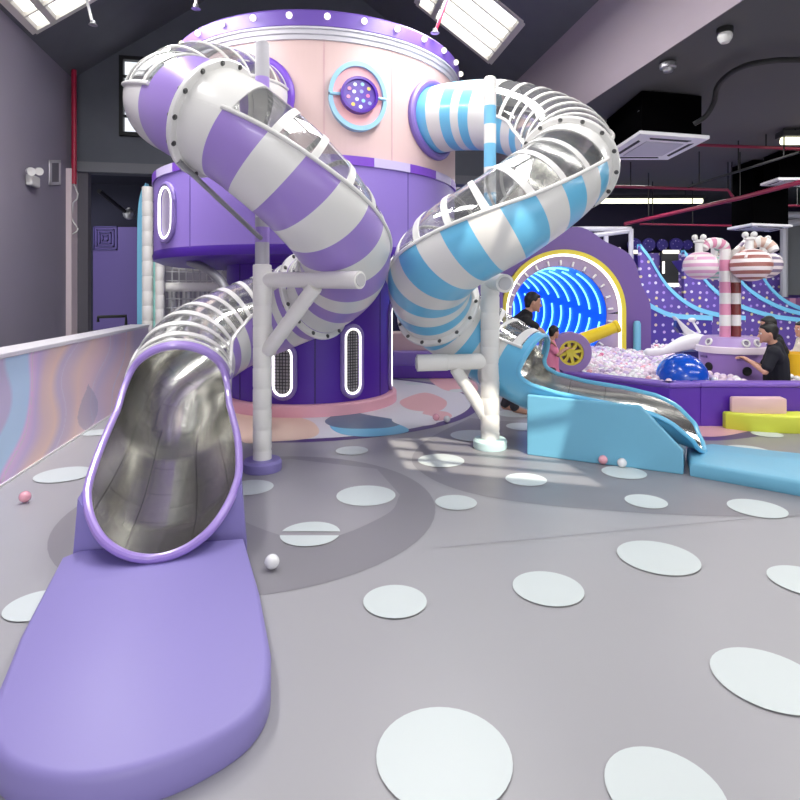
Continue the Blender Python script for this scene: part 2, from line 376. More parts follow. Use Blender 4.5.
for q in ([bp_(A1,0,0), bp_(A1,.24,0), bp_(A1,.24,HT), bp_(A1,0,HT)], [bp_(A0,.24,0), bp_(A0,.24,HT), bp_(A1,.24,HT), bp_(A1,.24,0)], [bp_(A0,0,HT), bp_(A1,0,HT), bp_(A1,.24,HT), bp_(A0,.24,HT)]): mb.poly(q, 0, c_)
mb.build('panel', vcol('mural_paint', .45), part_l, False)
mb = MB(); mb.extrude([bp_(A0,-.02,HT), bp_(A1+.02,-.02,HT), bp_(A1+.02,.27,HT), bp_(A0,.27,HT)], V(0,0,.045)); mb.build('ledge', mat('ledge_white', (214,211,216), .35), part_l, False, bevel=.008)
mb = MB(); mb.extrude([bp_(A0,-.012,0), bp_(A1,-.012,0), bp_(A1,0,0), bp_(A0,0,0)], V(0,0,.02)); mb.build('skirting', white, part_l, False)
# emergency lamp and wall vent on the left wall
def on_left(x, y, n=0):
    k = (x-CX)/F; v = None
    # solve X/Y=k on u=UL+n
    u = UL+n; v = (u*CT-k*u*ST)/(ST+k*CT); p = R(u, v, 0); return R(u, v, EYE-(y-HY)/F*p.y)
e = thing('emergency_light', 'white twin-spot emergency lamp on the grey left wall', 'lamp', on_left(33,184))
MR = Matrix.Rotation(TH, 3, 'Z')
mb = MB(); mb.box(on_left(33,181,.06), (.10,.30,.17), TH); mb.build('housing', white, e, False, bevel=.03)
for x in (30, 38):
    c = on_left(x,171,.12); mb = MB(); mb.lathe([(0,-.05),(.04,-.05),(.055,.0),(.06,.05),(0,.04)], c, 20, M=ortho(V(.75,-.5,-.25))); mb.build('spot', white, e)
e = thing('wall_vent', 'small grey framed grille high on the left wall near the pier', 'vent', on_left(56,172))
mb = MB()
for (a, b, c, d) in ((50,61,160,163), (50,61,182,185), (50,52,160,185), (59.5,61,160,185)):
    p, q = on_left(a,c,.02), on_left(b,c,.02); r, s_ = on_left(b,d,.02), on_left(a,d,.02); mb.extrude([p,q,r,s_], R(-.02,0,0))
mb.build('frame', greyp, e, False)
mb = MB(); mb.extrude([on_left(51,161,.012), on_left(60,163,.012), on_left(60,183,.012), on_left(51,182,.012)], R(-.01,0,0)); mb.build('grille', mat('vent_grey', (120,116,124), .6), e, False)
# red sprinkler pipes
red = mat('red_pipe_paint', (170,24,62), .4)
def pipe(pts, r, label, m=red, name='sprinkler_pipe', cat='pipe'):
    return tag(MB().tube(pts, r, 10).build(name, m), label, cat)
pipe([W(74,70,10.3), W(74,184,10.3)], .042, 'red upright sprinkler pipe running down the left corner')
pipe([W(66,63,10.45), W(150,17,10.7)], .022, 'thin red pipe sloping up under the roof along the dark gable')
wz = [W(x,y,10.3) for x,y in ((74,184),(78,194),(77,199),(73,203),(72,217),(73,221),(78,229),(77,231),(71,235))]
tag(MB().tube(wz, .012, 6).build('loose_wire', white), 'thin white bent wire hanging below the red corner pipe', 'wire')
def dropper(x0, y0, x1, y1, Y, label, m):
    a = W(x0,y0,Y); b = W(x1,y1,Y); t = thing('sprinkler_dropper', label, 'sprinkler', b); MB().tube([a,b], .018, 8).build('pipe', m, t)
    mb = MB(); mb.lathe([(0,.06),(.03,.05),(.03,.02),(.055,.0),(.0,-.01)], b, 14); mb.build('head', grey, t)
dropper(72,-60,93,25,7.2, 'white sprinkler pipe dropping beside the left skylight', white)
dropper(196,-40,196,9,6.8, 'short white sprinkler drop above the tower roof', white)
dropper(462,-40,435,33,7.0, 'red sprinkler pipe dropping in front of the right skylight', red)
# dark room panel
t = thing('carved_panel', 'tall purple panel with a square spiral motif in the dark doorway', 'panel', R(-4.5,VB+2.5,0))
def inroom(x, y, Y=12.8): return W(x, y, Y)
mb = MB(); mb.extrude([inroom(93,330), inroom(150,330), inroom(150,227), inroom(93,227)], V(0,.06,0)); mb.build('board', mat('dusk_purple', (74,58,118), .6), t, False)
mb = MB()
for k in range(4):
    s0 = 12-3*k; cx, cy = 105, 238
    for (a,b,c,d) in ((-s0,s0,-s0,-s0+1.3), (-s0,s0,s0-1.3,s0), (-s0,-s0+1.3,-s0,s0), (s0-1.3,s0,-s0,s0)):
        mb.extrude([inroom(cx+a,cy+d,12.78), inroom(cx+b,cy+d,12.78), inroom(cx+b,cy+c,12.78), inroom(cx+a,cy+c,12.78)], V(0,.03,0))
mb.build('motif', mat('motif_purple', (44,34,92), .6), t, False)
tag(MB().tube([inroom(98,322,11.2), inroom(98,317,11.2), inroom(126,316,11.2), inroom(126,325,11.2), ], .03, 8).build('handrail', black), 'low black rail in the dark doorway at left', 'rail')
tag(MB().tube([R(UL+.35,VB+.3,3.45), inroom(128,214,12.4)], .04, 8).build('ceiling_bar', black), 'black bar slanting across the top of the dark doorway', 'bar')
e = thing('spotlight', 'small round spotlight at the end of the black bar in the dark doorway', 'lamp', inroom(129,215,12.3))
MB().ball(inroom(129,214,12.3), .12, 14, 8).build('head', grey, e); MB().tube([inroom(129,208,12.3), inroom(129,214,12.3)], .03, 8).build('stem', white, e)
tag(MB().ball(inroom(86,219,12.3), .055, 12, 8).build('spotlight', grey), 'tiny pale round lamp deep in the dark doorway left of the carved panel', 'lamp')
# ================================================================== TOWER
tw = thing('play_tower', 'round purple and pink play tower carrying both tube slides', 'tower', TC)
def ang_at(px, r):                     # bearing on the tower (from its axis) of the near surface point seen at photo column px
    k = (px-CX)/F                      # X = k*Y ; (kY-cx)^2+(Y-cy)^2=r^2
    a = k*k+1; b = -2*(k*TC.x+TC.y); c = TC.x**2+TC.y**2-r*r; Y = (-b-math.sqrt(max(0, b*b-4*a*c)))/(2*a)
    return math.atan2(Y-TC.y, k*Y-TC.x)
def tp(a, r, z): return V(TC.x+r*math.cos(a), TC.y+r*math.sin(a), z)
HOLES = []
# holes for the tubes: (angle, z, radius)
def wallgrid(mb, r, z0, z1, holes, n=180, nz=44):
    for i in range(n):
        for j in range(nz):
            a = 2*PI*i/n; b = 2*PI*(i+1)/n; c = z0+(z1-z0)*j/nz; d = z0+(z1-z0)*(j+1)/nz; am = (a+b)/2; zm = (c+d)/2
            if any(((((am-h[0]+PI) % (2*PI))-PI)*r)**2+(zm-h[1])**2 < (h[2]-.03)**2 for h in holes): continue
            mb.poly([tp(a,r,c), tp(b,r,c), tp(b,r,d), tp(a,r,d)])
DR = 1.14
mb = MB(); mb.lathe([(DR,.12),(DR,2.05),(0,2.05)], TC, 96); drum = mb.build('drum', deep, tw)
mb = MB(); mb.lathe([(DR,0),(DR+.10,0),(DR+.10,.13),(DR+.08,.15),(DR,.15)], TC, 96); mb.build('base_ring', pinkd, tw)
def arcbox(mb, a, w, z0, z1, r0, r1, mi=0, n=1):
    for i in range(n):
        a0 = a-w/2+w*i/n; a1 = a-w/2+w*(i+1)/n
        p = [tp(a0,r0,z0), tp(a1,r0,z0), tp(a1,r1,z0), tp(a0,r1,z0), tp(a0,r0,z1), tp(a1,r0,z1), tp(a1,r1,z1), tp(a0,r1,z1)]
        b = len(mb.v); mb.v.extend(p)
        for q in ((0,1,2,3), (4,7,6,5), (0,4,5,1), (2,6,7,3), (0,3,7,4), (1,5,6,2)): mb.face([b+k for k in q], mi)
for px in (315, 240, 380):
    mb = MB(); arcbox(mb, ang_at(px,DR), .008, .15, 1.9, DR, DR+.004); mb.build('panel_seam', black, drum, False)
# pill windows
net_m = mat('net_cord', (60,58,62), .8); inner_m = mat('window_interior', (176,172,178), .5)
def pill(a, r, zc, hw, hh, off, n=10):
    out = []
    for k in range(n+1):
        t = PI*k/n; out.append((hw*math.cos(t), hh-hw+hw*math.sin(t)))
    for k in range(n+1):
        t = PI+PI*k/n; out.append((hw*math.cos(t), -(hh-hw)+hw*math.sin(t)))
    return [tp(a+x/r, r+off, zc+y) for x, y in out]
def pill_window(a, r, zc, hw, hh, net=True):
    fr = MB().tube(pill(a, r, zc, hw+.035, hh+.035, .015), .032, 8, closed=True).build('window_frame', mat('lilac_frame', (128,110,172), .4), tw)
    MB().tube(pill(a, r, zc, hw, hh, .03), .0145, 8, closed=True).build('light_strip', led, fr)
    MB().poly(pill(a, r, zc, hw-.015, hh-.015, .006)).build('pane', inner_m if net else mat('lilac_pane', (150,140,172), .35), fr, False)
    if not net: return
    mb = MB(); nn = 6
    for k in range(1, nn):
        x = -hw+2*hw*k/nn; h = hh-hw+math.sqrt(max(0, hw*hw-x*x)); mb.tube([tp(a+x/r, r+.02, zc-h), tp(a+x/r, r+.02, zc+h)], .0055, 5)
    mz = int(2*hh/(2*hw/nn))
    for k in range(1, mz):
        y = -hh+2*hh*k/mz; w = hw if abs(y) < hh-hw else math.sqrt(max(0, hw*hw-(abs(y)-hh+hw)**2)); mb.tube([tp(a-w/r, r+.02, zc+y), tp(a+w/r, r+.02, zc+y)], .0055, 5)
    mb.build('net', net_m, fr)
pill_window(ang_at(352,DR), DR, .66, .105, .41); pill_window(ang_at(283,DR), DR, .56, .115, .30); pill_window(ang_at(388.5,DR)+.10, DR, .76, .105, .55)
SR = 2.06
mb = MB(); mb.lathe([(SR-.03,2.02),(SR,2.04),(SR,2.95),(SR-.02,2.96),(1.5,2.97)], TC, 128); skirt = mb.build('skirt', violet, tw)
mb = MB(); mb.lathe([(DR-.02,1.9),(SR-.10,1.9),(SR,1.94),(SR+.015,2.0),(SR,2.05)], TC, 128); mb.build('skirt_trim', mat('deep_trim', (66,24,142), .4), tw)
NS = 26
for k in range(NS):
    mb = MB(); arcbox(mb, 2*PI*k/NS+.02, 2*PI/NS, 2.93, 3.03, SR-.05, SR+.02, 0, 6); mb.build('band_panel', mat('band_purple', (120,70,190), .4) if k % 2 else mat('band_lilac', (196,184,222), .4), tw, False)
for px in (190, 408):
    mb = MB(); arcbox(mb, ang_at(px,SR), .006, 2.02, 2.95, SR-.01, SR+.004); mb.build('panel_seam', mat('seam_violet', (104,84,160), .5), skirt, False)
pill_window(ang_at(167,SR)+.0, SR, 2.47, .17, .30, False)
TC = TC+V(.17,0,0); RU = 1.90
HP = (ang_at(254,RU), 3.69, .43); HB = (ang_at(434,RU), 3.66, .44)
mb = MB(); wallgrid(mb, RU, 3.0, 4.34, [HP, HB]); wl = mb.build('upper_wall', pink, tw, True)
for px in (324, 392):
    mb = MB(); arcbox(mb, ang_at(px,RU), .005, 3.03, 4.34, RU-.01, RU+.004); mb.build('panel_seam', mat('seam_pink', (196,156,164), .5), wl, False)
mb = MB(); mb.lathe([(1.890,4.315),(1.920,4.320),(1.920,4.365),(1.940,4.375),(1.940,4.415),(1.960,4.425),(1.960,4.445),(1.850,4.445)], TC, 128); mb.build('cornice', mat('cornice_silver', (200,198,206), .35), tw)
mb = MB(); mb.lathe([(1.940,4.440),(1.960,4.455),(1.960,4.610),(1.930,4.640),(1.5,4.70),(0,4.72)], TC, 128); lid = mb.build('lid', mat('lid_purple', (112,84,176), .4), tw)
bulb = glow('bulb_glow', (255,250,232), 1.6)
bm_ = MB(); a0 = 0; 
NB = 30
for k in range(NB):
    a = 2*PI*k/NB+.06
    if not (-2.9 < ((a+PI) % (2*PI))-PI < -.02): continue
    MB().ball(tp(a,1.98,4.55), .036, 12, 8).build('bulb', bulb, lid)
def hole_ring(h, nm, m):
    a, z, r = h; pts = [tp(a+(r)*math.cos(t)/RU, RU+.02, z+r*math.sin(t)) for t in [2*PI*i/48 for i in range(48)]]
    MB().tube(pts, .05, 10, closed=True).build(nm, m, tw)
hole_ring(HP, 'hole_ring', mat('ring_purple', (116,72,196), .35)); hole_ring(HB, 'hole_ring', mat('ring_lilac', (122,100,176), .35))
# round plaque with the dotted disc
pa, pz = ang_at(357,RU), 3.71
def plq(r0, r1, off0, off1, name, m, a0=0, a1=2*PI, par=tw, sx=1.0, sz=1.18):
    mb = MB(); n = 40; rows = []
    for (r, of) in ((r0,off0),(r1,off0),(r1,off1),(r0,off1)):
        rows.append([tp(pa+r*sx*math.cos(a0+(a1-a0)*i/n)/RU, RU+of, pz+r*sz*math.sin(a0+(a1-a0)*i/n)) for i in range(n+1)])
    rows.append(rows[0]); mb.grid(rows); return mb.build(name, m, par)
pb = plq(.0, .29, .0, .05, 'plaque', mat('plaque_pink', (236,176,180), .4))
lb = mat('plaque_blue', (150,196,222), .35)
plq(.28, .325, .0, .085, 'plaque_edge', lb, .04, PI-.04, pb); plq(.28, .325, .0, .085, 'plaque_edge', lb, PI+.04, 2*PI-.04, pb)
for s in (-1, 1):
    p = [tp(pa+x/RU, RU+.085, pz) for x in (s*.17, s*.31)]; MB().tube(p, .018, 8).build('divider', lb, pb)
dk = plq(.0, .185, .05, .11, 'disc', mat('disc_purple', (92,62,170), .35), sx=1, sz=1.0); plq(.17, .20, .04, .135, 'disc_rim', mat('rim_purple', (80,32,160), .3), par=dk, sx=1, sz=1.0)
dc = [(230,150,180),(220,226,240),(150,200,235),(240,200,90),(225,225,235),(160,170,230),(226,120,170)]; k = 0
for (dx, dz) in ((-.11,.06),(-.05,.11),(.03,.12),(.1,.08),(-.06,.03),(.02,.04),(.09,.0),(-.12,-.03),(-.03,-.05),(.04,-.06),(-.07,-.11),(.01,-.13),(.11,-.08)):
    q = [tp(pa+(dx+.021*math.cos(t))/RU, RU+.114, pz+dz+.021*math.sin(t)) for t in [2*PI*i/12 for i in range(12)]]
    c = dc[k % 7]; MB().poly(q).build('dot', mat('plaque_dot_%d' % (k % 7), c, .4), dk, False); k += 1
# ================================================================== POLES
def pole(name, label, base, top, stripes, padtop, footm, arms, padr=.079, corer=.06):
    t = thing(name, label, 'pole', (base.x, base.y, 0)); x, y = base.x, base.y
    mb = MB(); zs = [padtop]
    for z, c in stripes:
        mb.tube([V(x,y,zs[-1]), V(x,y,z)], corer, 24, c, caps=False); zs.append(z)
    mb.lathe([(corer,0),(corer*.8,.015),(0,.02)], V(x,y,top), 24, mi=stripes[-1][1]); mb.build('upper_post', [lilac, mat('post_grey', (176,174,180), .4), mat('post_blue', (112,184,222), .4), white], t)
    n = int(padtop/.165); mb = MB(); prof = []
    for k in range(n):
        z0, z1 = padtop*k/n, padtop*(k+1)/n; prof += [(padr*.955,z0+.002),(padr,z0+.014),(padr,z1-.014),(padr*.955,z1-.002)]
    prof.append((corer*.9, padtop+.004)); mb.lathe([(padr*.9,.05)]+prof, V(x,y,0), 28); mb.build('padding', padw, t)
    mb = MB(); mb.lathe([(.05,0),(.158,0),(.165,.015),(.165,.075),(.15,.095),(.05,.1)], V(x,y,0), 40); mb.build('foot', footm, t)
    for (p, q, r, nm) in arms:
        p, q = Vector(p), Vector(q); L = (q-p).length; nseg = max(2, int(L/.16)); mb = MB(); pts = []; rad = []
        for k in range(nseg):
            for f, rr in ((.02,.95),(.1,1),(.9,1),(.98,.95)): pts.append(p.lerp(q,(k+f)/nseg)); rad.append(r*rr)
        if nm == 'arm': pts = [p, p.lerp(q,.55), p.lerp(q,.56), q]; rad = [r*.94, r*.94, r, r]
        mb.tube(pts, rad, 20); a = mb.build(nm, padw, t)
        if nm == 'arm':
            MB().tube([q-(q-p).normalized()*.01, q+(q-p).normalized()*.012], r*.72, 20).build('end_cap', mat('cap_grey', (190,188,190), .4), a)
    return t
P1 = V(-1.18, 4.97, 0); P2 = V(.883, 5.69, 0)
q1 = W(360,280,4.33)
pole('support_pole', 'tall white padded pole with lilac foot inside the purple slide coil', P1, 3.65,
     [(1.95,1),(2.08,0),(2.16,1),(2.75,3),(3.1,3),(3.36,0),(3.65,1)], 1.76, lilac_pad,
     [(P1+V(.05,-.02,1.63), q1, .068, 'arm'), (P1+V(.05,-.03,1.02), V(P1.x+(q1.x-P1.x)*.58, P1.y+(q1.y-P1.y)*.58, 1.57), .062, 'brace')])
top2 = 3.62
pole('support_pole', 'tall white padded pole with pale mint foot inside the blue slide coil', P2, top2,
     [(2.05,3),(2.5,2),(2.75,3),(2.98,2),(3.17,3),(3.35,2),(3.62,3)], 1.66, mat('mint_padding', (206,234,234), .45),
     [(P2+V(-.05,0,.85), W(417,363,5.62), .082, 'arm'), (P2+V(-.04,0,.30), W(455,368,5.66), .06, 'brace'), (P2+V(.0,.02,1.64), P2+V(.07,-.42,1.605), .085, 'arm')], padr=.092)
# ================================================================== TUBE SLIDES
class Path:
    def __init__(s, pts, ds=.02):
        P = spline([Vector(p[:3]) for p in pts], 24); Rr = []
        n = len(pts)
        for i in range(n-1):
            for k in range(24): Rr.append(pts[i][3]+(pts[i+1][3]-pts[i][3])*k/24)
        Rr.append(pts[-1][3]); L = [0]
        for a, b in zip(P, P[1:]): L.append(L[-1]+(b-a).length)
        s.P, s.R, s.L, s.len = P, Rr, L, L[-1]; s.knots = [L[i*24] for i in range(n)]
    def raw(s, d):
        d = max(0, min(s.len, d)); lo, hi = 0, len(s.L)-1
        while hi-lo > 1:
            m = (lo+hi)//2
            if s.L[m] <= d: lo = m
            else: hi = m
        t = (d-s.L[lo])/max(1e-9, s.L[hi]-s.L[lo]); return s.P[lo].lerp(s.P[hi], t), s.R[lo]+(s.R[hi]-s.R[lo])*t
    def at(s, d):
        c, r = s.raw(d); t = (s.raw(min(s.len, d+.06))[0]-s.raw(max(0, d-.06))[0]).normalized()
        sd = t.cross(V(0,0,1)).normalized(); n = sd.cross(t); return c, t, n, sd, r
    def pt(s, d, phi, dr=0):
        c, t, n, sd, r = s.at(d); return c+(n*math.cos(phi)+sd*math.sin(phi))*(r+dr)
def rad(x): return math.radians(x)
def rng(a, b, step):
    n = max(1, int(round((b-a)/step))); return [a+(b-a)*i/n for i in range(n+1)]
class Slide:
    def __init__(s, path, root, shellm, colour, white_first, bands):
        s.p, s.root, s.mats, s.colour, s.wf, s.bands = path, root, shellm, colour, white_first, bands
    def band(s, d):
        k = 0
        for b in s.bands:
            if d >= b: k += 1
        return (k+s.wf) % 2
    def shell(s, d0, d1, aL, aR, coat=True):
        # opaque lower half from +aR clockwise round the bottom to -aL ; angles from the top, degrees
        p = s.p; ds = sorted(set(rng(d0, d1, .045)+[b for b in s.bands if d0 < b < d1])); n = 40
        rows = [[p.pt(d, rad(aR)+(2*PI-rad(aR)-rad(aL))*j/n) for j in range(n+1)] for d in ds]
        mb = MB(); mb.grid(rows, mif=lambda i, j: s.band((ds[i]+ds[i+1])/2), flip=True); mb.build('shell', s.mats, s.root, True, 50)
        rows = [[p.pt(d, rad(aR)+(2*PI-rad(aR)-rad(aL))*j/n, -.014) for j in range(n+1)] for d in ds]
        uv = [[(d, (j/n)*2.4) for j in range(n+1)] for d in ds]
        mb = MB(); mb.grid(rows, uvs=uv); mb.build('liner', steel_m, s.root, True, 60)
    def canopy(s, d0, d1, aL, aR, ribs, w=.045, rails=True, rot=0):
        p = s.p; ds = rng(d0, d1, .05); n = 22
        rows = [[p.pt(d, -rad(aL)+(rad(aL)+rad(aR))*j/n, -.004) for j in range(n+1)] for d in ds]
        mb = MB(); mb.grid(rows); mb.build('canopy', glass, s.root, True, 60)
        for d in ribs:
            rr = []
            for (e, h) in ((-w/2,-.003),(-w/2,.005),(w/2,.005),(w/2,-.003)):
                rr.append([p.pt(d+e, -rad(aL)+(rad(aL)+rad(aR))*j/18, h) for j in range(19)])
            rr.append(rr[0]); mb = MB(); mb.grid(rr); mb.build('rib', white, s.root, True, 40)
        if rails:
            for a in (-aL, aR): MB().tube([p.pt(d, rad(a), .006) for d in ds], .017, 8).build('rail', white, s.root)
    def flange(s, d, bolts=12, h=.055, t=.045, ph=0):
        p = s.p; c, tt, n, sd, r = p.at(d); rows = []
        for (e, q) in ((-t/2,-.01),(-t/2,h-.008),(-t/2+.008,h),(t/2-.008,h),(t/2,h-.008),(t/2,-.01)):
            rows.append([c+tt*e+(n*math.cos(2*PI*j/56)+sd*math.sin(2*PI*j/56))*(r+q) for j in range(56)])
        rows.append(rows[0]); mb = MB(); mb.grid(rows, closed=True); f = mb.build('flange', white, s.root, True, 40)
        for k in range(bolts):
            a = 2*PI*k/bolts+ph; o = c+(n*math.cos(a)+sd*math.sin(a))*(r+h*.55)
            mb = MB(); mb.tube([o-tt*(t/2+.012), o+tt*(t/2+.012)], .013, 8); mb.tube([o-tt*(t/2+.004), o+tt*(t/2+.004)], .02, 10); mb.build('bolt', bolt_m, f)
# ---------------------------------------------------------------- purple slide
HPp = tp(HP[0], RU-.08, HP[1])
pp = [(*HPp,.40), (*(HPp+V(-.06,-.42,-.05)),.40), (-1.86,5.45,3.46,.39), (-1.93,4.97,3.16,.39), (-1.58,4.40,2.91,.39), (-1.12,4.24,2.64,.39), (-.65,4.46,2.22,.39), (-.47,4.97,1.86,.39), (-.67,5.5,1.58,.39),
      (-1.18,5.78,1.36,.40), (-1.62,5.55,1.17,.40), (-1.83,5.1,.97,.40), (-1.75,4.60,.74,.395), (-1.63,4.2,.65,.385), (-1.49,3.78,.60,.425), (-1.375,3.4,.575,.455), (-1.25,2.98,.575,.435)]
pS = Path(pp)
sl = thing('tube_slide', 'purple and white striped spiral tube slide with steel mouth on the left', 'slide', (-1.29,3.12,0))
K = pS.knots
print('purple knots', [round(k,2) for k in K])
def kd(p, i):
    k = int(i); k = min(k, len(p.knots)-2); return p.knots[k]+(p.knots[k+1]-p.knots[k])*(i-k)
def mouth(S, d0, d1, g, rimm, outm, rim_r=.024, uvk=2.4, near=0):
    p = S.p; n = 64; m = 40
    def ds(phi): return d0+.015+(d1-d0-.015)*g(max(0, abs(phi)-near) if phi > 0 else abs(phi))
    phis = [-180+360*j/n for j in range(n+1)]
    for dr, mm, nm, uvf in ((0, outm, 'shell', False), (-.014, steel_m, 'liner', True)):
        rows = []; uv = []
        for i in range(m+1):
            rows.append([p.pt(d0+(ds(a)-d0)*i/m, rad(a), dr) for a in phis]); uv.append([(d0+(ds(a)-d0)*i/m, (a/360)*uvk) for a in phis])
        mb = MB(); mb.grid(rows, uvs=uv if uvf else None, flip=not uvf); mb.build(nm, mm, S.root, True, 60)
    loop = [p.pt(ds(a), rad(a), -.006) for a in [-180+360*j/120 for j in range(120)]]
    MB().tube(loop, rim_r, 10, closed=True).build('mouth_rim', rimm, S.root)
def interp(tab):
    def f(x):
        for (a, b), (c, d) in zip(tab, tab[1:]):
            if a <= x <= c:
                t = (x-a)/(c-a); t = t*t*(3-2*t) if len(tab) < 3 else t; return b+(d-b)*t
        return tab[-1][1]
    return f
def smooth_tab(tab, w=8):
    f = interp(tab)
    return lambda x: sum(f(min(180, abs(x+o))) if x+o <= 180 else f(360-(x+o)) for o in (-w,-w/2,0,w/2,w))/5
f1, f2 = kd(pS,4.5), kd(pS,8.35); m0, m1 = kd(pS,12.0), pS.len
bands = [kd(pS,.35), kd(pS,.8)] ; x = kd(pS,1.2)
bands = []
bands = [f1-.30, f1-.04]
bands = sorted(bands); nb0 = len(bands)
x = f1+.20
while x < m0: bands.append(x); x += .225
S1 = Slide(pS, sl, [white, lilac], 0, (nb0) % 2 ^ 1, bands)
S1.wf = 0 if nb0 % 2 == 0 else 1
# make the stripe that holds the first flange white
if S1.band(f1+.05) == 1: S1.wf ^= 1
S1.shell(0, f1, 80, 76); S1.canopy(0.0, f1-.24, 80, 76, rng(.15, f1-.3, .26), w=.03)
def cap(S, d0, d1, aL, aR):
    p = S.p; ds = rng(d0, d1, .04); n = 20; rows = [[p.pt(d, -rad(aL)+(rad(aL)+rad(aR))*j/n, .0) for j in range(n+1)] for d in ds]
    mb = MB(); mb.grid(rows, mif=lambda i, j: S.band((ds[i]+ds[i+1])/2)); mb.build('collar', S.mats, S.root, True, 50)
cap(S1, f1-.24, f1+.19, 86, 83)
S1.flange(f1, 14)
S1.shell(f1, f2, 84, 80); S1.canopy(f1+.19, f2-.1, 84, 80, rng(f1+.21, f2-.14, .24)); cap(S1, f2-.1, f2+.08, 84, 80)
S1.flange(f2, 14)
S1.shell(f2, m0, 72, 72); S1.canopy(f2+.08, m0, 72, 72, rng(f2+.2, m0-.06, .185), w=.055)
g1 = smooth_tab([(0,0),(58,0),(75,.11),(90,.35),(100,.55),(110,.71),(120,.83),(140,.94),(160,.985),(180,1)], 6)
mouth(S1, m0, m1, g1, lilac, lilac)
# collar edge round the mouth top
mb = MB(); mb.grid([[pS.pt(m0+e, rad(a), h) for a in range(-76, 77, 4)] for e, h in ((-.075,.0),(-.075,.014),(.02,.014),(.02,.0))]); mb.build('mouth_band', lilac, sl)
MB().tube([pS.pt(m0-.085, rad(a), .01) for a in range(-75, 76, 6)], .016, 8).build('mouth_band', white, sl)
def side_base(S, d0, d1, g, a, name, m, inset=0.0, zmax=None):
    # padded block that follows the trough: its flanks drop from the sides of the tube to the floor
    p = S.p; rows = []
    for d in rng(d0, d1, .06):
        row = []
        L = p.pt(d, -rad(a), .004); Rr = p.pt(d, rad(a), .004)
        c, t, n, sd, r = p.at(d); t2 = V(t.x,t.y,0).normalized(); s2 = t2.cross(V(0,0,1))
        L = p.pt(d, -rad(96), .012); Rr = p.pt(d, rad(96), .012)
        row.append(V(L.x,L.y,0)); row.append(p.pt(d, -rad(a), .012)); 
        for k in range(1, 12): row.append(p.pt(d, -rad(a)-(2*PI-2*rad(a))*k/12, .012))
        row.append(p.pt(d, rad(a), .012)); row.append(V(Rr.x,Rr.y,0)); rows.append(row)
    mb = MB(); mb.grid(rows, flip=True); b = len(mb.v); n = len(rows[0])
    mb.poly(rows[0][::-1]); mb.poly(rows[-1]); return mb.build(name, m, S.root, True, 35)
side_base(S1, kd(pS,12.9), kd(pS,15.35), g1, 112, 'base', lilac_pad)
# strut from the pole up to the first flange
a = pS.pt(f1+.02, rad(150), .04); b = P1+V(-.0,-.05,1.98)
tag(MB().tube([a, b], .02, 10).build('support_strut', grey), 'slanting grey steel strut from the left pole up to the purple slide', 'strut')
# ---------------------------------------------------------------- blue slide
HBp = tp(HB[0], RU-.08, HB[1]); hn = V(math.cos(HB[0]), math.sin(HB[0]), 0)
bpts = [(*HBp,.40), (*(HBp+hn*.42+V(0,0,-.01)),.40), (1.14,6.66,3.55,.40), (1.54,6.28,3.30,.40), (1.67,5.72,2.94,.40), (1.44,5.17,2.58,.40), (.92,4.90,2.19,.40), (.44,5.12,1.89,.40), (.28,5.60,1.60,.40), (.46,6.05,1.30,.40),
        (.92,6.15,.98,.40), (1.22,5.92,.80,.385), (1.45,5.78,.70,.375), (1.80,5.60,.645,.375), (2.15,5.42,.625,.375), (2.46,5.26,.57,.375), (2.80,5.08,.45,.36)]
pB = Path(bpts)
sb = thing('tube_slide', 'sky blue and white striped spiral tube slide with open steel chute on the right', 'slide', (2.6,5.15,0))
c0, g1b, g2b, bm0, bm1 = kd(pB,2.1), kd(pB,4.75), kd(pB,8.75), kd(pB,11.38), pB.len
bands = [kd(pB,.55)]; 
bands = [.21]; x = .21
for w in (.2,.14,.11,.14,.3): x += w; bands.append(x)
while x < g1b-.3: x += .2; bands.append(x)
bands.append(g1b-.12); x = g1b+.13; bands += [x]; lo = x+.06; x = bm0-.15
while x > lo: bands.append(x); x -= .178
S2 = Slide(pB, sb, [white, sky], 0, 1, bands)
if S2.band(g1b) == 1: bands.append(c0-.02); bands.sort()
if S2.band(bm0-.01) == 0: bands.remove(min(q for q in bands if q > g1b+.14))
bands.sort()
print('bands', [round(q,2) for q in sorted(bands)], round(c0,2), S2.band(.01), S2.band(g1b), S2.band(bm0-.01))
S2.shell(0, c0, 60, 60); cap(S2, 0, c0, 62, 62)
S2.shell(c0, g1b, 66, 98); S2.canopy(c0, g1b-.06, 66, 98, rng(c0+.2, g1b-.1, .2)); cap(S2, g1b-.06, g1b+.11, 84, 98)
S2.flange(g1b, 14)
S2.shell(g1b, g2b, 82, 84); S2.canopy(g1b+.11, g2b-.1, 82, 84, rng(g1b+.13, g2b-.14, .23)); cap(S2, g2b-.1, g2b+.1, 84, 84)
S2.flange(g2b, 14, ph=.1)
S2.shell(g2b, bm0, 72, 52); S2.canopy(g2b+.1, bm0-.05, 72, 52, rng(g2b+.2, bm0-.1, .24), w=.06); cap(S2, bm0-.06, bm0, 76, 76)
g2 = smooth_tab([(0,0),(80,0),(89,.03),(94,.10),(97,.3),(99,.62),(108,.80),(126,.92),(155,.98),(180,1)], 3)
mouth(S2, bm0, bm1, g2, sky, sky, rim_r=.022, near=7)
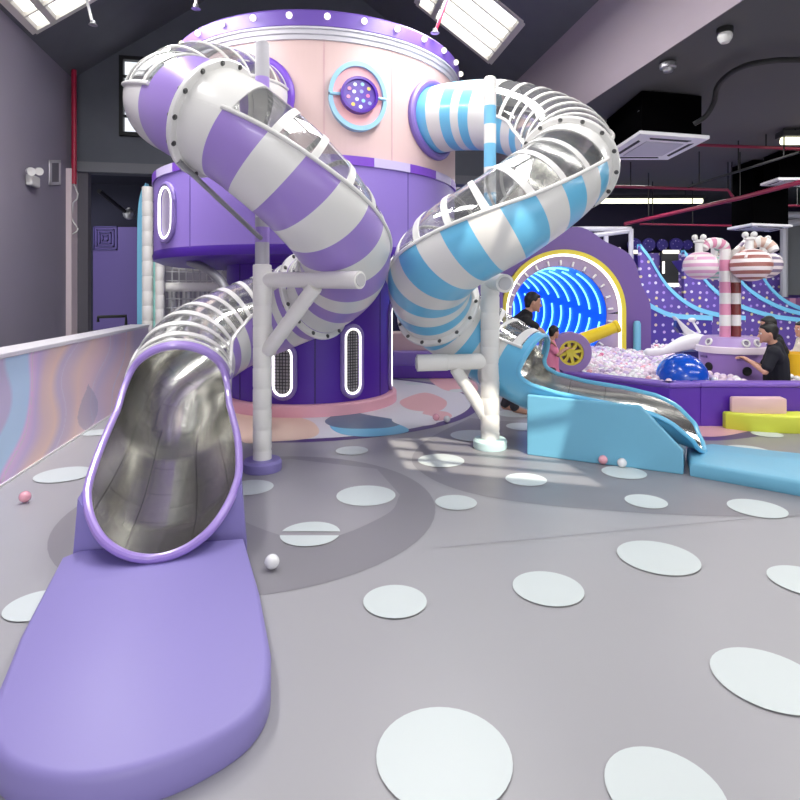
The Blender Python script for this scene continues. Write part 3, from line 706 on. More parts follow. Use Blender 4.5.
# the blue padded base under the chute: its flat front face
u_ = V(.887,-.46,0).normalized(); nrm = V(.46,.887,0).normalized(); O = V(1.19,5.44,0)
def bpt(t, n, z): return O+u_*t+nrm*n+V(0,0,z)
sbb = thing('padded_block', 'long sky blue padded block under the steel chute', 'block', bpt(.6,.3,0))
mb = MB(); mb.extrude([bpt(0,0,0), bpt(1.32,0,0), bpt(1.32,0,.20), bpt(1.24,0,.28), bpt(.99,0,.545), bpt(.0,0,.565)], nrm*.06); mb.build('front_panel', sky_pad, sbb, False, bevel=.012)
mb = MB(); mb.extrude([bpt(0,.78,0), bpt(1.32,.78,0), bpt(1.32,.78,.14), bpt(.99,.78,.42), bpt(0,.78,.45)], nrm*.06); mb.build('rear_panel', sky_pad, sbb, False, bevel=.012)
mb = MB(); mb.extrude([bpt(0,.06,0), bpt(0,.78,0), bpt(0,.78,.30), bpt(0,.6,.16), bpt(0,.42,.12), bpt(0,.24,.16), bpt(0,.06,.30)], u_*.05)
mb.extrude([bpt(1.27,.06,0), bpt(1.27,.78,0), bpt(1.27,.78,.12), bpt(1.27,.42,.06), bpt(1.27,.06,.12)], u_*.05); mb.build('end_panel', sky_pad, sbb, False)
# landing mats
def landing(name, outline, h, m, label, rnd=.03):
    pts = outline; mb = MB(); c = sum((V(*p,0) for p in pts), V(0,0,0))/len(pts)
    def ins(k): return [V(p[0],p[1],0)+(c-V(p[0],p[1],0)).normalized()*k for p in pts]
    rows = []
    for (k, z) in ((.008,0),(0,.012),(0,h*.45),(0,h-rnd),(rnd*.3,h-rnd*.3),(rnd,h)): rows.append([V(p.x,p.y,z) for p in ins(k)])
    A = sum(pts[i][0]*pts[(i+1) % len(pts)][1]-pts[(i+1) % len(pts)][0]*pts[i][1] for i in range(len(pts)))
    mb.grid(rows, closed=True, flip=A < 0); b = len(mb.v)-len(pts); f = list(range(b, b+len(pts))); mb.face(f if A > 0 else f[::-1])
    return tag(mb.build(name, m, None, True, 50), label, 'mat')
ol = [V(-.89,3.30,0), V(-.66,2.72,0), V(-.50,2.25,0)]+spline([V(-.50,2.25,0),V(-.465,2.05,0),V(-.50,1.90,0),V(-.61,1.78,0),V(-.74,1.70,0),V(-.87,1.66,0),V(-1.01,1.66,0),V(-1.18,1.72,0),V(-1.32,1.85,0),V(-1.41,2.03,0)],6)[1:]+[V(-1.54,2.35,0),V(-1.78,3.06,0),V(-1.74,3.14,0)]
dense = []
for i in range(len(ol)):
    a, b = ol[i], ol[(i+1) % len(ol)]; n = max(1, int((b-a).length/.15)); dense += [a.lerp(b,k/n) for k in range(n)]
landing('landing_mat', [(p.x,p.y) for p in dense], .125, lilac_pad, 'large lilac padded landing mat with rounded end before the purple slide mouth')
q = [V(2.40,4.80,0), V(3.08,4.22,0), V(3.9,4.78,0), V(3.53,5.06,0), V(2.88,5.40,0), V(2.62,5.30,0)]
dense = []
for i in range(len(q)):
    a, b = q[i], q[(i+1) % len(q)]; n = max(1, int((b-a).length/.1)); dense += [a.lerp(b,k/n) for k in range(n)]
landing('landing_mat', [(p.x,p.y) for p in dense], .12, sky_pad, 'sky blue padded landing mat at the end of the steel chute')
# ================================================================== RIGHT SIDE: BALL PIT AND BEYOND
def seg_wall(name, label, pts, h, th, mface, mtop):
    # padded border following a polyline on the floor, one padded section per span
    t = thing(name, label, 'border', (*pts[0], 0)); n = len(pts)
    for (a, b) in zip(pts, pts[1:]):
        a, b = V(*a,0), V(*b,0); d = (b-a).normalized(); s = V(-d.y, d.x, 0)*th
        mb = MB(); mb.extrude([a, b, b+s, a+s], V(0,0,h-.05)); o = mb.build('panel', mface, t, False, bevel=.01)
        mb = MB(); mb.extrude([a-s*.06, b-s*.06, b+s*1.06, a+s*1.06], V(0,0,.05)); 
        for i in range(len(mb.v)): mb.v[i] = mb.v[i]+V(0,0,h-.05)
        mb.build('cap', mtop, o, False, bevel=.015)
    return t
capm = mat('border_cap', (126,92,190), .4)
pitb = seg_wall('pit_border', 'deep purple padded border wall in front of the ball pit', [(2.02,7.66),(3.05,6.57),(3.43,6.62),(5.2,6.6),(7.2,6.6)], .497, .2, mat('border_purple', (92,46,170), .4), capm)
# steps beside the border
st = thing('step_block', 'yellow green half-round padded step on the floor by the purple border', 'step', (4.4,6.35,0))
def halfround(cx, cy, rx, ry, back, n=22):
    return [(cx+rx*math.cos(PI+PI*i/n), cy+ry*math.sin(PI+PI*i/n)) for i in range(n+1)]
def soft(mb, pts, z0, h, r=.02):
    c = sum((V(*p,0) for p in pts), V(0,0,0))/len(pts); rows = []
    for (k, z) in ((r*.3,z0),(0,z0+r*.4),(0,z0+h-r),(r*.3,z0+h-r*.3),(r,z0+h)): rows.append([V(p[0],p[1],z)+(V(c.x-p[0],c.y-p[1],0)).normalized()*k for p in pts])
    b = len(mb.v); n = len(pts); mb.grid(rows, closed=True); mb.face([b+4*n+i for i in range(n)]); mb.face([b+i for i in range(n)][::-1])
mb = MB(); hp = [(3.655,6.57)]+[(p[0],p[1]) for p in spline([V(3.65,6.50,0),V(3.85,6.36,0),V(4.15,6.28,0),V(4.55,6.25,0),V(4.9,6.34,0),V(5.15,6.48,0)],6)]+[(5.2,6.57)]
soft(mb, hp, 0, .185); mb.build('pad', mat('lime_padding', (208,214,70), .5), st, True, 50)
mb = MB(); hp = [(3.73,6.56)]+[(p[0],p[1]) for p in spline([V(3.73,6.52,0),V(3.9,6.44,0),V(4.1,6.41,0),V(4.28,6.42,0)],6)]+[(4.31,6.56)]
soft(mb, hp, .186, .17); tag(mb.build('step_block', mat('blush_padding', (228,190,190), .5), None, True, 50), 'pale pink padded block lying on the yellow green step', 'step')
# loose balls on the hall floor
def pit_ball(p, r, m, label, group=None):
    mb = MB(); mb.ball(p, r, 20, 12); mb.tube([p+V(r*math.cos(a)*1.001, r*math.sin(a)*1.001, 0) for a in [2*PI*i/28 for i in range(28)]], r*.012, 4, closed=True)
    return tag(mb.build('plastic_ball', m, None, True, 60), label, 'ball', group)
bw = mat('ball_white', (232,232,234), .25, coat=.3); bp2 = mat('ball_pink', (232,168,180), .25, coat=.3); bl_ = mat('ball_lilac', (200,180,216), .28); bpp = mat('ball_pale_pink', (222,202,216), .28); brose = mat('ball_rose', (214,110,150), .3)
for x, y, m, L in ((272,570,bw,'white plastic ball on the floor beside the lilac landing mat'), (25,503,bp2,'pink plastic ball alone on the floor by the mural partition'),
                   (603,465,bp2,'pink plastic ball at the foot of the blue slide block'), (622,468,bw,'white plastic ball at the foot of the blue slide block'),
                   (436,421,bp2,'pink plastic ball on the printed floor right of the tower'), (447,423,bw,'white plastic ball on the printed floor right of the tower')):
    r = .04; p = G(x, y); pit_ball(V(p.x, p.y, r+.006), r, m, L)
# --- ball pit filling
pitpoly = [(3.1,6.82),(7.2,6.82),(7.6,11.0),(6.0,12.3),(4.6,12.6),(1.9,11.3),(1.9,8.1)]
def inpoly(x, y, P):
    c = False
    for i in range(len(P)):
        (a,b),(d,e) = P[i], P[i-1]
        if (b > y) != (e > y) and x < (d-a)*(y-b)/(e-b)+a: c = not c
    return c
CON = V(4.575, 8.0, 0); BIG = V(3.50, 7.2, 0)
AVOID = [(CON.x,CON.y,.56), (BIG.x,BIG.y,.36), (4.62,7.22,.36), (2.28,7.75,.2), (5.1,7.75,.25), (6.1,8.9,.3)]
R0 = .045; allb = []; rnd = random.Random(3); row = 0; y = 6.86
while y < 12.6:
    x = 1.9+(row % 2)*R0
    while x < 7.6:
        px, py = x+rnd.uniform(-.012,.012), y+rnd.uniform(-.012,.012)
        if inpoly(px, py, pitpoly) and not any((px-a)**2+(py-b)**2 < c*c for a,b,c in AVOID):
            h = .40+.05*math.sin(px*2.1)*math.cos(py*1.7)+.05*max(0, min(1,(4.2-px)/1.5))+rnd.uniform(-.028,.028); allb.append(V(px,py,h))
        x += R0*2.02
    y += R0*1.76; row += 1
def vis(p):
    sx = CX+F*p.x/p.y; sy = HY-F*(p.z-EYE)/p.y
    return (560 < sx < 656 and sy < 386) or (697 < sx < 748 and sy > 374) or (768 < sx < 800 and sy > 369)
allb.sort(key=lambda p: (0 if vis(p) else 1, p.y))
ballmats = [bw, bpp, bl_, bp2, brose]; wts = [.36,.72,.965,.993,1.0]
def pick():
    q = rnd.random(); return next(i for i, w in enumerate(wts) if q <= w)
proto = []
for m in ballmats:
    mb = MB(); mb.ball((0,0,R0), R0, 14, 9); proto.append((m, mb))
names = ['white','pale pink','lilac','pink','rose pink']; pm = []
kk = [None]*5
for p in allb[:300]:
    i = pick(); lab = '%s plastic ball lying in the heap that fills the ball pit' % names[i]
    if kk[i] is None:
        o = proto[i][1].build('pit_ball', ballmats[i], None, True, 80, loc=(0,0,0)); tag(o, lab, 'ball', '%s balls in the ball pit' % names[i]); kk[i] = o
    else: o = kk[i].copy(); C.objects.link(o)
    o.location = p-V(0,0,R0)
mb = MB()
for p in allb[300:]: mb.ball(p, R0, 8, 5, pick())
for p in allb: 
    if rnd.random() < .8: mb.ball(p+V(R0,.03,-.06), R0*1.05, 6, 4, pick())
tag(mb.build('plastic_balls', ballmats, None, True, 80), 'mass of pale pink, white and lilac balls filling the ball pit', 'balls', None, 'stuff')
# --- big blue ball
tag(MB().ball((BIG.x,BIG.y,.46), .308, 32, 20, sc=(1,1,1.02)).build('big_ball', mat('royal_blue_gloss', (14,78,190), .2, coat=.3)), 'big shiny blue ball sunk in the pit behind the purple border', 'ball')
# --- arch with the light tunnel
AX, AY, AZ = 3.17, 11.3, 1.18
fac = mat('facade_purple', (108,82,150), .5)
ar = thing('tunnel_arch', 'purple arch wall with yellow rim around the blue glowing tunnel', 'arch', (AX,AY,0))
def arc(r, a0=0, a1=PI, n=48, c=(AX,AZ), sx=1): return [(c[0]+r*sx*math.cos(a0+(a1-a0)*i/n), c[1]+r*math.sin(a0+(a1-a0)*i/n)) for i in range(n+1)]
def ring_wall(r0, outer, y0, y1, name, m, par, floor=.0):
    inn = [(AX+r0, floor)]+arc(r0)+[(AX-r0, floor)]; mb = MB(); n = len(inn)
    out = outer(n); rows = [[V(x,y0,z) for x,z in inn], [V(x,y0,z) for x,z in out], [V(x,y1,z) for x,z in out], [V(x,y1,z) for x,z in inn]]; rows.append(rows[0])
    mb.grid(rows, flip=False); return mb.build(name, m, par, False)
def shell_out(r): return lambda n: [(AX+r,0)]+arc(r)+[(AX-r,0)]
def facade_out(n):
    out = []
    for i in range(n):
        a = PI*(i-1)/(n-3) if 0 < i < n-1 else (0 if i == 0 else PI); r = 1.62+.05*math.cos(9*a)
        out.append((AX+.06+r*math.cos(a), (AZ+.02+(r-.02)*math.sin(a)) if 0 < i < n-1 else 0))
    return out
ring_wall(1.14, facade_out, AY+.02, AY+.32, 'facade', fac, ar)
ring_wall(1.12, shell_out(1.20), AY-.10, AY+.25, 'rim', yellow, ar)
ring_wall(1.075, shell_out(1.125), AY-.07, AY-.02, 'light_strip', led, ar)
mb = MB(); CZ = 1.13; TX = AX-.05
# inner face with the round opening
RO = .93; n = 72; o_, i_ = [], []
for i in range(n+1):
    a = 2*PI*i/n; i_.append(V(TX+RO*math.cos(a), AY+.06, CZ+RO*math.sin(a)))
    x, z = math.cos(a), math.sin(a)
    if z >= 0: o_.append(V(AX+1.13*x, AY+.06, AZ+1.13*z))
    else:
        s = min(1.13/max(1e-6,abs(x)), CZ/max(1e-6,-z)); o_.append(V(AX+s*x, AY+.06, CZ+s*z))
mb.grid([o_, i_]); mb.build('inner_face', mat('inner_face_mauve', (150,134,168), .5), ar, False)
for k in range(26):
    a = 2*PI*k/26+.1
    if -2.4 < ((a+PI) % (2*PI))-PI < -.75: continue
    q = V(TX+1.0*math.cos(a), AY+.05, CZ+1.0*math.sin(a)); M = Matrix.Rotation(-a, 3, 'Y'); MB().box(q, (.10,.07,.035), M=M).build('peg', white, ar, False, bevel=.008)
tdir = V(-.42, 1, .0).normalized(); rows = []
for k in range(13):
    c = V(TX, AY+.08, CZ)+V(tdir.x,tdir.y,0)*(.34*k); rows.append([c+V(RO*math.cos(2*PI*i/48), 0, RO*math.sin(2*PI*i/48)) for i in range(48)])
mb = MB(); mb.grid(rows, closed=True); e = len(mb.v)-48; mb.face([e+i for i in range(48)])
tunnel_m = mat('tunnel_blue', (18,84,222), .3, emit=(10,90,240), es=.4)  # walls glow slightly, standing in for the LED light on them
tun = mb.build('tunnel', tunnel_m, ar)
ledb = glow('cyan_led', (120,226,255), 2.6); rnd2 = random.Random(5)
for k in range(14):
    c = V(TX, AY+.08, CZ)+V(tdir.x,tdir.y,0)*(.14+.30*k); nseg = 5; ph = .07*k
    for s in range(nseg):
        a0 = 2*PI*(s+ph)/nseg; a1 = a0+2*PI/nseg*rnd2.uniform(.8,.88)
        MB().tube([c+V((RO-.025)*math.cos(a0+(a1-a0)*i/9), 0, (RO-.025)*math.sin(a0+(a1-a0)*i/9)) for i in range(10)], .016, 6).build('led_tube', ledb, tun)
# --- cannon
cn = thing('toy_cannon', 'toy cannon with purple wheel, yellow spoked hub and yellow barrel', 'cannon', (2.28,7.75,0)); WC = W(570,352.5,7.66)
def wheel_ring(r0, r1, y0, y1, name, m, par):
    mb = MB(); rows = [[WC+V(r*math.cos(2*PI*i/40), y, r*math.sin(2*PI*i/40)) for i in range(40)] for r, y in ((r0,y0),(r1,y0),(r1+.012,y0+.02),(r1+.012,y1-.02),(r1,y1),(r0,y1))]; rows.append(rows[0])
    mb.grid(rows, closed=True); return mb.build(name, m, par)
wheel_ring(.165, .262, -.07, .09, 'wheel', mat('wheel_purple', (150,120,176), .4), cn); hb = wheel_ring(.135, .172, -.055, .07, 'hub', yellow, cn)
mb = MB(); mb.lathe([(0,-.045),(.06,-.05),(.06,.05),(0,.05)], WC, 20, M=ortho(V(0,1,0))); mb.build('axle', yellow, hb)
for k in range(8):
    a = 2*PI*k/8+.2; M = Matrix.Rotation(-a, 3, 'Y'); MB().box(WC+V(.1*math.cos(a),-.01,.1*math.sin(a)), (.10,.06,.042), M=M).build('spoke', yellow, hb, False)
mb = MB(); mb.lathe([(0,-.03),(.15,-.03)], WC+V(0,.06,0), 24, M=ortho(V(0,1,0))); mb.build('hub_back', mat('hub_mauve', (120,92,140), .5), cn)  # plain purple disc closing the hub behind the spokes
MB().box((2.28,7.82,.4), (.3,.16,.8)).build('carriage', mat('carriage_purple', (130,100,160), .5), cn, False, bevel=.02)
c0_, c1_ = V(2.22,7.86,.80), W(618,326,7.86); d = c1_-c0_; mb = MB(); L = d.length
mb.lathe([(0,-.02),(.10,-.0),(.115,.08),(.10,.12),(.085,L*.6),(.075,L*.93),(.088,L*.95),(.088,L),(.055,L),(.05,L-.06),(0,L-.06)], c0_, 24, M=ortho(d)); mb.build('barrel', mat('barrel_yellow', (240,208,40), .35), cn)
# --- white whale shaped rocker
wh = thing('whale_figure', 'white whale-like rocker with dark blue belly and raised fin in the pit', 'figure', (4.1,9.4,0)); Yw = 9.3
ax_ = [(648,352,.06),(655,352,.06),(664,351,.055),(672,348,.085),(684,343.5,.12),(697,341,.125),(706,342,.10)]
pts = spline([W(x,y,Yw) for x,y,r in ax_], 4); rr = []
for i in range(len(pts)):
    f = i/4; k = min(int(f), len(ax_)-2); rr.append(ax_[k][2]+(ax_[k+1][2]-ax_[k][2])*(f-k))
mb = MB(); mb.tube(pts, rr, 18); mb.ball(pts[0], rr[0], 14, 8); mb.build('body', mat('whale_white', (232,232,236), .25, coat=.3), wh)
fp = [W(675,316,Yw), W(679,319,Yw), W(690,329,Yw), W(702,336,Yw), W(706,340,Yw), W(690,337,Yw), W(685,334,Yw)]
mb = MB(); mb.extrude(fp, V(0,.14,0)); mb.build('fin', MATS['whale_white'], wh, False, bevel=.02)
mb = MB(); mb.extrude([W(677,319,Yw+.03), W(687,333,Yw+.03), W(680,333,Yw+.03), W(676,327,Yw+.03)], V(0,.1,0)); mb.build('fin_side', mat('navy_gloss', (26,22,110), .3), wh, False)
mb = MB(); mb.extrude([W(684,352,Yw), W(702,351,Yw), W(704,372,Yw), W(684,372,Yw)], V(0,.3,0)); mb.build('belly', MATS['navy_gloss'], wh, False)
fl = MB().ball(W(692,320,Yw+.2), .055, 12, 8, sc=(1.2,.8,.7)); fl.build('fluke', MATS['whale_white'], wh)
MB().tube([W(692,320,Yw+.2), W(700,333,Yw+.15)], .02, 8).build('stalk', MATS['whale_white'], wh)
# --- round console
cs = thing('round_console', 'round lilac play console with white ring and oval ports', 'console', CON); lm = mat('console_lilac', (150,118,186), .4); lm2 = mat('console_top', (164,138,192), .4)
mb = MB(); mb.lathe([(.385,0),(.395,.02),(.41,.72),(.42,.73)], CON, 48); mb.build('drum', lm, cs)
mb = MB(); mb.lathe([(.41,.715),(.44,.72),(.445,.76),(.44,.80),(.41,.81)], CON, 48); mb.build('ring', mat('console_ring', (226,212,222), .4), cs)
mb = MB(); mb.lathe([(.42,.80),(.41,.81),(.37,.91),(.35,.93),(0,.93)], CON, 48); top = mb.build('top', lm2, cs)
def on_con(px, r, z):
    k = (px-CX)/F; a = k*k+1; b = -2*(k*CON.x+CON.y); c = CON.x**2+CON.y**2-r*r; Y = (-b-math.sqrt(max(0,b*b-4*a*c)))/(2*a); return V(k*Y, Y, z)
for px in (709,746,757):
    q = on_con(px, .392, .865); nn = (q-V(CON.x,CON.y,q.z)).normalized(); nn = (nn+V(0,0,.4)).normalized(); M = ortho(nn)
    mb = MB(); mb.lathe([(.03,0),(.034,.018),(.05,.018),(.056,0)], q, 24, M=M); f = mb.build('port', white, top)
    mb = MB(); mb.lathe([(.034,.006),(0,.006)], q, 20, M=M); mb.build('port_glass', mat('port_grey', (140,130,150), .2) if px != 759 else glow('violet_glow', (170,60,255), 1.5), f)
for px, z in ((709,.53),(747,.50)):
    q = on_con(px, .404, z); nn = (q-V(CON.x,CON.y,q.z)).normalized(); M = ortho(nn)
    mb = MB(); mb.lathe([(.0,.008),(.048,.008),(.058,.012),(.06,0)], q, 22, M=M); mb.build('hole', black, cs)
for px in (704, 742):
    q = on_con(px, .41, .66); nn = (q-V(CON.x,CON.y,q.z)); MB().box(q+V(0,0,0), (.13,.02,.03), math.atan2(nn.y,nn.x)+PI/2).build('shelf', mat('shelf_purple', (96,70,130), .4), cs, False)
# --- striped candy poles with striped pots, standing on the console
def candy(px, m1, label, Yc, arm=None, top=245):
    p = W(px, 337, Yc); p.z = .93; t = thing('candy_pole', label, 'pole', p); z1 = W(px,top,Yc).z; n = 8; q = V(p.x,p.y,z1)
    pts = [p.lerp(q,k/n) for k in range(n+1)]
    if arm: pts += [p+V(*a) for a in arm(z1-p.z)]
    mb = MB(); cc = [0]
    fine = spline(pts, 1) if not arm else pts
    mb.tube(fine, .07, 20, mif=lambda i, j: i % 2); mb.build('pole', [m1, white], t); return t
pk = mat('candy_pink', (212,140,170), .35); br = mat('candy_brown', (120,52,50), .35)
a1_ = lambda h: [(-.16*(1-math.cos(PI*k/8)), -.005*k, h+.085*math.sin(PI*k/8)) for k in range(1,9)]
candy(725, pk, 'pink and white striped candy pole bent over at the top, on the console', 7.92, a1_, 249)
candy(735.3, br, 'brown and white striped candy pole on the round console', 7.98, None, 250)
def pot(x, y, Yp, r, m1, m2, label, n=6, hold=None):
    c = W(x, y, Yp); t = thing('striped_pot', label, 'pot', c-V(0,0,r*.82)); mb = MB(); K_ = 26
    mb.ball(c, r, 32, K_, sc=(1,1,.86), mif=lambda i, j: (i//2) % 2); mb.build('body', [m1, m2], t)
    mb = MB(); mb.lathe([(.05,-.02),(.05,.12),(.075,.14),(.06,.17)], c+V(-.02,0,r*.80), 16); s = mb.build('spout', white, t)
    for k in range(4):
        a = 2*PI*k/4+.4; o = c+V(-.02+.075*math.cos(a), .06*math.sin(a), r*.8+.2); mb = MB(); mb.tube([c+V(-.02,0,r*.8+.1), o], .022, 8); mb.ball(o, .04, 12, 8); mb.build('knob', white, s)
    if hold: MB().tube(spline([c+V(0,0,r*.85+.1), (c+V(0,0,r*.85+.1)).lerp(Vector(hold),.5)+V(0,0,.12), Vector(hold)],8), .045, 12, mif=lambda i, j: (i//2) % 2).build('arm', [m1, m2], t)
    for sx in (-1, 1): MB().tube([c+V(sx*r*.5,-r*.5,r*.55), c+V(sx*r*.62,-r*.6,r*.3)], .025, 8).build('drip', m2, t)
    return t
cr = mat('pot_cream', (236,226,226), .35)
pot(700.5,265.5,7.85,.222, mat('pot_pink', (222,168,200), .35), cr, 'pink and white striped hanging pot left of the candy poles')
pot(751,265,7.75,.255, mat('pot_brown', (158,100,92), .35), cr, 'brown and white striped pot hanging right of the candy poles')
pot(765,265,8.35,.225, mat('pot_grey', (134,120,146), .35), cr, 'grey and white striped pot half hidden behind the brown one', hold=W(735.3,252,8.0))
pot(716,268,8.4,.2, mat('pot_mint', (150,206,190), .35), cr, 'mint and white striped pot half hidden behind the pink candy pole', hold=W(725,250,7.95))
t = thing('candy_branch', 'beige and white striped curved branch above the brown pot', 'branch', W(748,262,8.0)); b0 = W(746,252,7.95)
MB().tube([b0+V(.14*(1-math.cos(PI*k/8)), -.02*k, .13*math.sin(PI*k/8)) for k in range(9)], .07, 16, mif=lambda i, j: i % 2).build('stem', [mat('branch_beige', (206,176,160), .35), white], t)
# --- wave slides at the back: dotted lane walls with glowing light blue edges
dw = dotted('dotted_purple', (104,80,170), 5.8, .19, [(236,226,250),(190,160,230),(240,222,170),(222,200,240),(170,140,226),(236,236,250)])
dw2 = dotted('dotted_indigo', (76,56,160), 5.8, .18, [(200,190,240),(150,120,220),(220,200,180),(190,160,230),(236,226,250)])
edge = mat('ice_blue_edge', (122,196,234), .3, emit=(120,205,245), es=.16)
def lane(label, pxs, Yl, m, x1=None, rise=0):
    top = spline([W(x,y,Yl) for x,y in pxs], 5); t = thing('slide_lane', label, 'slide', V(top[0].x, Yl, 0))
    pts = top+[V(top[-1].x,Yl,.0), V(top[0].x,Yl,.0)]; mb = MB(); mb.extrude(pts, V(0,.12,0)); mb.build('side_wall', m, t, False)
    mb = MB(); hw = .05
    rows = [[p+V(0,-.03,-hw) for p in top], [p+V(0,-.03,hw) for p in top], [p+V(0,.16,hw) for p in top], [p+V(0,.16,-hw) for p in top]]; rows.append(rows[0]); mb.grid(rows); mb.build('edge', edge, t, False)
    # the sliding surface runs behind the wall and follows its curve
    mb = MB(); mb.grid([[p+V(0,.16,-.18) for p in top], [p+V(0,.62,-.18) for p in top]]); mb.build('bed', mat('lane_purple', (96,74,170), .3), t)
    return t
lane('purple dotted slide lane nearest the arch with ice blue curved edge', [(622,276),(632,290),(642,300),(656,309),(675,316),(712,318)], 12.3, dw2)
lane('second dotted slide lane sweeping down behind the whale rocker', [(640,246),(650,259),(658,273),(668,287),(682,300),(700,310),(724,316),(745,318)], 13.0, dw)
lane('dotted slide lane sweeping down behind the pink candy pole', [(684,252),(700,274),(712,288),(728,300),(745,308),(772,316),(800,320)], 13.5, dw)
lane('dotted slide lane coming down right of the brown candy pole', [(728,262),(741,282),(756,295),(772,304),(790,311),(815,316),(840,319)], 14.0, dw)
lane('furthest dotted slide lane with ice blue edge at the right of the frame', [(752,258),(765,281),(776,294),(790,304),(812,312),(845,318)], 14.4, dw)
tw_ = thing('dotted_wall', 'tall purple dotted backing wall behind all the slide lanes', 'wall panel', W(712,340,15.15)); a, b = W(620,345,15.15), W(850,253,15.15)
MB().box(((a.x+b.x)/2, 15.2, b.z/2), (b.x-a.x, .1, b.z)).build('board', dw, tw_, False)
# --- back wall fittings
barl = glow('niche_light', (255,250,240), 1.2)
for x, w_, nm in ((636,9,'small dark niche with white light bars beside the white frame'), (670,17,'wide dark niche with white light bars above the second slide lane')):
    t = thing('lit_niche', nm, 'niche', W(x,285,15.05)); a, b = W(x-w_/2,285,15.05), W(x+w_/2,252,15.05)
    mb = MB(); mb.extrude([a, V(b.x,a.y,a.z), b, V(a.x,a.y,b.z)], V(0,.1,0)); mb.build('recess', mat('niche_dark', (40,40,44), .5), t, False)
    for z in (a.z, b.z): MB().tube([V(a.x+.02,15.0,z), V(b.x-.02,15.0,z)], .05, 8).build('light_bar', barl, t)
    if w_ > 10: MB().tube([V(a.x+.03,15.0,a.z+.3), V(a.x+.03,15.0,b.z-.25)], .03, 8).build('light_bar', led, t)
star = dotted('star_disc', (52,34,150), 8, .12, [(150,130,230),(120,90,210),(190,170,240)], .9)
for k, (x, r, L) in enumerate(((634,7,'dark purple starry disc nearest the white frame'), (648,7,'second dark starry disc from the white frame'), (661.5,6,'small dark starry disc between two larger ones'), (675.5,7,'large dark starry disc above the wide niche'), (687,5,'last dark starry disc beside the pink pot'))):
    c = W(x,245,16.0); rr = r/F*16.0; mb = MB(); mb.lathe([(0,.06),(rr*.95,.06),(rr,.03),(rr,0)], c, 28, M=ortho(V(0,-1,0))); tag(mb.build('star_disc', star), L, 'disc', 'starry discs along the back wall')
def white_frame(label, x0, x1, y0, y1, Yf, w, bars, name='white_frame'):
    t = thing(name, label, 'frame', W((x0+x1)/2, y1, Yf)); k = Yf/F
    def bar(xa, ya, xb, yb, nm='bar'): MB().tube([W(xa,ya,Yf), W(xb,yb,Yf)], w*k/2, 8).build(nm, mat('frame_white', (198,196,204), .4), t)
    bar(x0,y0,x1,y0,'header'); bar(x1,y0,x1,y1,'post'); bar(x0,y0,x0,y1,'post')
    for b in bars: bar(*b)
    return t
white_frame('white steel frame standing behind the purple arch', 572, 631, 229, 300, 13.2, 5, [(590,236,628,231), (606,236,606,248), (606,248,620,250), (620,250,620,275)])
wf = white_frame('white framed window high on the right edge behind the lanes', 784, 860, 215, 297, 14.9, 7, [(784,224,860,214)])
mb = MB(); mb.extrude([W(786,295,15.0), W(858,295,15.0), W(858,218,15.0), W(786,218,15.0)], V(0,.05,0)); mb.build('pane', mat('window_grey', (120,122,126), .3), wf, False)
st = thing('striped_board', 'pink and mauve striped low panel under the white window at right', 'panel', W(800,312,14.75)); mb = MB()
for k in range(8): mb.box(W(786+k*6,304,14.75), (.15,.05,.30), 0, k % 2)
mb.build('board', [mat('panel_mauve', (150,90,140), .5), mat('panel_pink', (214,150,180), .5)], st, False)
# --- stepped bench between tower and blue slide
t = thing('padded_bench', 'stepped padded bench in pink, lilac and purple behind the blue coil', 'bench', (.6,10.6,0))
for (y0, y1, dY, m) in ((378,366,10.4,grape),(366,352,10.6,violet),(352,333,10.9,pink)):
    a, b = W(378,y0,dY), W(478,y1,dY); MB().box(((a.x+b.x)/2, dY+.3, (b.z)/2), (b.x-a.x, .6, b.z)).build('tier', m, t, False, bevel=.02)
t = thing('purple_panel', 'tall purple padded panel between the blue coil and the arch', 'panel', (1.55,10.9,0)); a, b = W(470,375,10.9), W(503,262,10.9)
MB().box(((a.x+b.x)/2,10.95,b.z/2), (b.x-a.x,.12,b.z)).build('board', mat('panel_violet', (118,94,166), .5), t, False, bevel=.02)
t = thing('blue_post', 'slim light blue padded post at the right foot of the arch', 'post', W(637,347,11.2)); p = W(637,347,11.2)
mb = MB(); mb.lathe([(.07,-.4),(.07,.45),(.05,.5),(0,.51)], p, 16); mb.build('padding', sky_pad, t)
# --- behind-left play frame under the skirt
pf = thing('climber', 'white padded climbing frame with nets behind the tower', 'frame', W(152,330,9.4)-V(0,0,.94)); Yf = 9.0
def post(x, y0, y1, Yp, r, nm='post', m=padw):
    a, b = W(x,y0,Yp), W(x,y1,Yp); n = max(2, int(abs(y1-y0)/14)); prof = []
    L = abs(b.z-a.z)
    for k in range(n): prof += [(r*.93, L*k/n), (r, L*k/n+.012), (r, L*(k+1)/n-.012), (r*.93, L*(k+1)/n)]
    mb = MB(); mb.lathe([(0,0)]+prof+[(0,L)], V(a.x,a.y,min(a.z,b.z)), 18); return mb.build(nm, m, pf)
post(147.5,187,380,9.35,.085); post(160,196,380,9.3,.07); post(216,265,380,10.4,.07); post(156,262,380,9.45,.06, 'post', mat('mint_post', (150,206,200), .45))
for (x0,x1,y,Yp,r) in ((148,226,287,9.5,.075), (148,226,352,9.6,.07), (160,222,268,10.5,.06)): MB().tube([W(x0,y,Yp), W(x1,y,Yp)], r, 14).build('beam', padw, pf)
for x in (172,186,200): MB().tube([W(x,290,9.9), W(x,350,9.9)], .06, 12).build('upright', white, pf)
mb = MB()
for k in range(9): mb.tube([W(158+7*k,196,9.6), W(158+7*k,340,9.6)], .012, 5)
for k in range(16): mb.tube([W(152,200+9*k,9.6), W(218,200+9*k,9.6)], .012, 5)
mb.build('net', mat('net_white', (188,186,190), .7), pf)
MB().box(W(195,300,11.2), (1.6,.05,2.2)).build('back_panel', mat('frame_grey_panel', (150,146,156), .6), pf, False)
